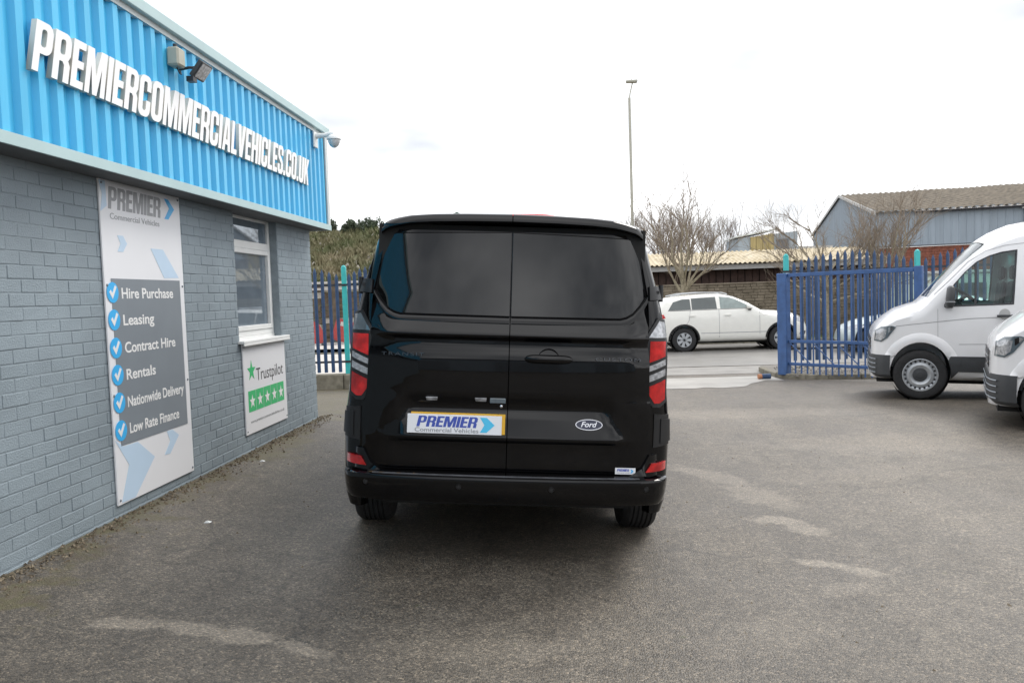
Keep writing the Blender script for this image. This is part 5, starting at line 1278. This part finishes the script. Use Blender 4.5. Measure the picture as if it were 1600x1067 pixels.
for i, (x, y, k, s_, lb) in enumerate([(-17.0, 57, 0, .62, 'small dark tree on the hill crest next to the office corner'), (-15.3, 57.5, 1, .75, 'bushy dark tree on the middle of the hill crest'), (-13.7, 57, 0, .6, 'dark tree on the hill crest close to the black van'), (-12.2, 58, 1, .8, 'rightmost dark tree on the hill crest')]):
    m_ = E1 if k == 0 else E2
    tree(m_, None, (x, y, hill_z(x, y) - .5), i * 1.1, s_, lb, 'hill_tree', 'dark trees along the hill crest')
tw_ = thing('timber_retaining_wall', 'dark weathered timber retaining wall at the foot of the hill', 'wall', (-12, 36, -.4)); to = (-12, 36, -.4)
for i in range(9):
    for j in range(6):
        x = -20 + j * 3.0 + random.uniform(-.1, .1); b = MB(); b.box(x, x + 2.95, 35.8 + random.uniform(-.08, .05), 36.05, -.38 + i * .29, -.38 + i * .29 + random.uniform(.24, .28)); b.build('sleeper', m_timber if (i * 7 + j * 3) % 5 else m_rock, tw_, off=to, bevel=.02)
for j in range(10):
    b = MB(); x = -20 + j * 1.9; b.box(x, x + .16, 35.55, 35.75, -.4, 2.45); b.build('post', m_timber, tw_, off=to)
for z in (2.30, 2.02):
    b = MB(); b.box(-20.2, -2.5, 35.60, 35.68, z, z + .10); b.build('rail', m_concrete, tw_, off=to)
for i, (x, y, a) in enumerate([(-10.75, 33.4, .1), (-9.6, 33.9, .35)]):
    o = thing('plastic_barrier', ('red plastic barrier at the foot of the hill nearest the office', 'red plastic barrier leaning right of the other one')[i], 'barrier', (x, y, -.34), Matrix.Rotation(a, 3, 'Z') @ Matrix.Rotation(.25 * i, 3, 'Y'), 'barriers in the yard')
    b = MB(); b.prism([(-.55, .08), (.55, .08), (.40, .62), (.22, .98), (-.5, 1.05)], lambda a, c, d: (a, d, c), -.04, .04); b.build('panel', m_barrier, o, bevel=.01)
    b = MB(); b.box(-.5, -.38, -.3, .3, 0, .1); b.box(.38, .5, -.3, .3, 0, .1); b.build('foot', m_dplas, o, bevel=.01)
    b = MB(); b.box(-.30, .05, -.046, -.041, .74, .92); b.build('stripe', m_concrete, o)

# ------------------------------------------------------------------ things behind the camera (seen only as reflections)
wb_ = thing('opposite_warehouse', 'grey warehouse across the yard behind the photographer', 'building', (2, -26, -.2)); wo_ = (2, -26, -.2)
b = MB(); b.box(-9, 22, -36, -26, -.4, 4.2); b.build('wall', m_shed, wb_, off=wo_)
b = MB(); b.box(-9.3, 22.3, -36.3, -25.7, 4.2, 4.5); b.build('roof', m_slate, wb_, off=wo_)
for i in range(4):
    b = MB(); b.box(-6 + i * 7, -2 + i * 7, -26.0, -25.94, -.2, 3.2); b.build('roller_door', m_pgrey, wb_, off=wo_)

# ------------------------------------------------------------------ litter along the wall foot
rnd = random.Random(9); b = MB()
for _ in range(1500):
    y = rnd.uniform(3.2, 9.2); x = WX + .01 + abs(rnd.gauss(0, .09)) + (.02 if rnd.random() < .5 else 0); s_ = rnd.uniform(.004, .016); z = hz(x, y)
    a = rnd.uniform(0, 6.28); c_, s2 = math.cos(a) * s_, math.sin(a) * s_
    b.add([(x - c_, y - s2, z), (x + s2, y - c_, z), (x + c_, y + s2, z), (x, y, z + s_ * rnd.uniform(.4, 1.1))], [(0, 1, 3), (1, 2, 3), (2, 0, 3)])
for _ in range(260):
    x, y = rnd.uniform(-2.7, 4), rnd.uniform(3.2, 11); s_ = rnd.uniform(.003, .010); z = hz(x, y)
    b.add([(x - s_, y - s_, z), (x + s_, y - s_, z), (x, y + s_, z), (x, y, z + s_ * .8)], [(0, 1, 3), (1, 2, 3), (2, 0, 3)])
o = b.build('ground_litter', m_debris, recalc=False); o['kind'] = 'stuff'; o['label'] = 'crumbs of dirt, grit and dead leaves along the wall foot'
for i, (x, y) in enumerate([(-2.62, 6.6), (-2.3, 4.85)]):
    o = MB().add([(-.022, -.01, .002), (.02, -.014, .003), (.024, .012, .006), (-.018, .014, .009), (0, 0, .016)], [(0, 1, 4), (1, 2, 4), (2, 3, 4), (3, 0, 4)]).build('litter_scrap', m_white)
    o.location = (x, y, hz(x, y)); tag(o, ('white paper scrap by the wall below the tall board', 'white paper scrap on the asphalt near the wall')[i], 'litter')
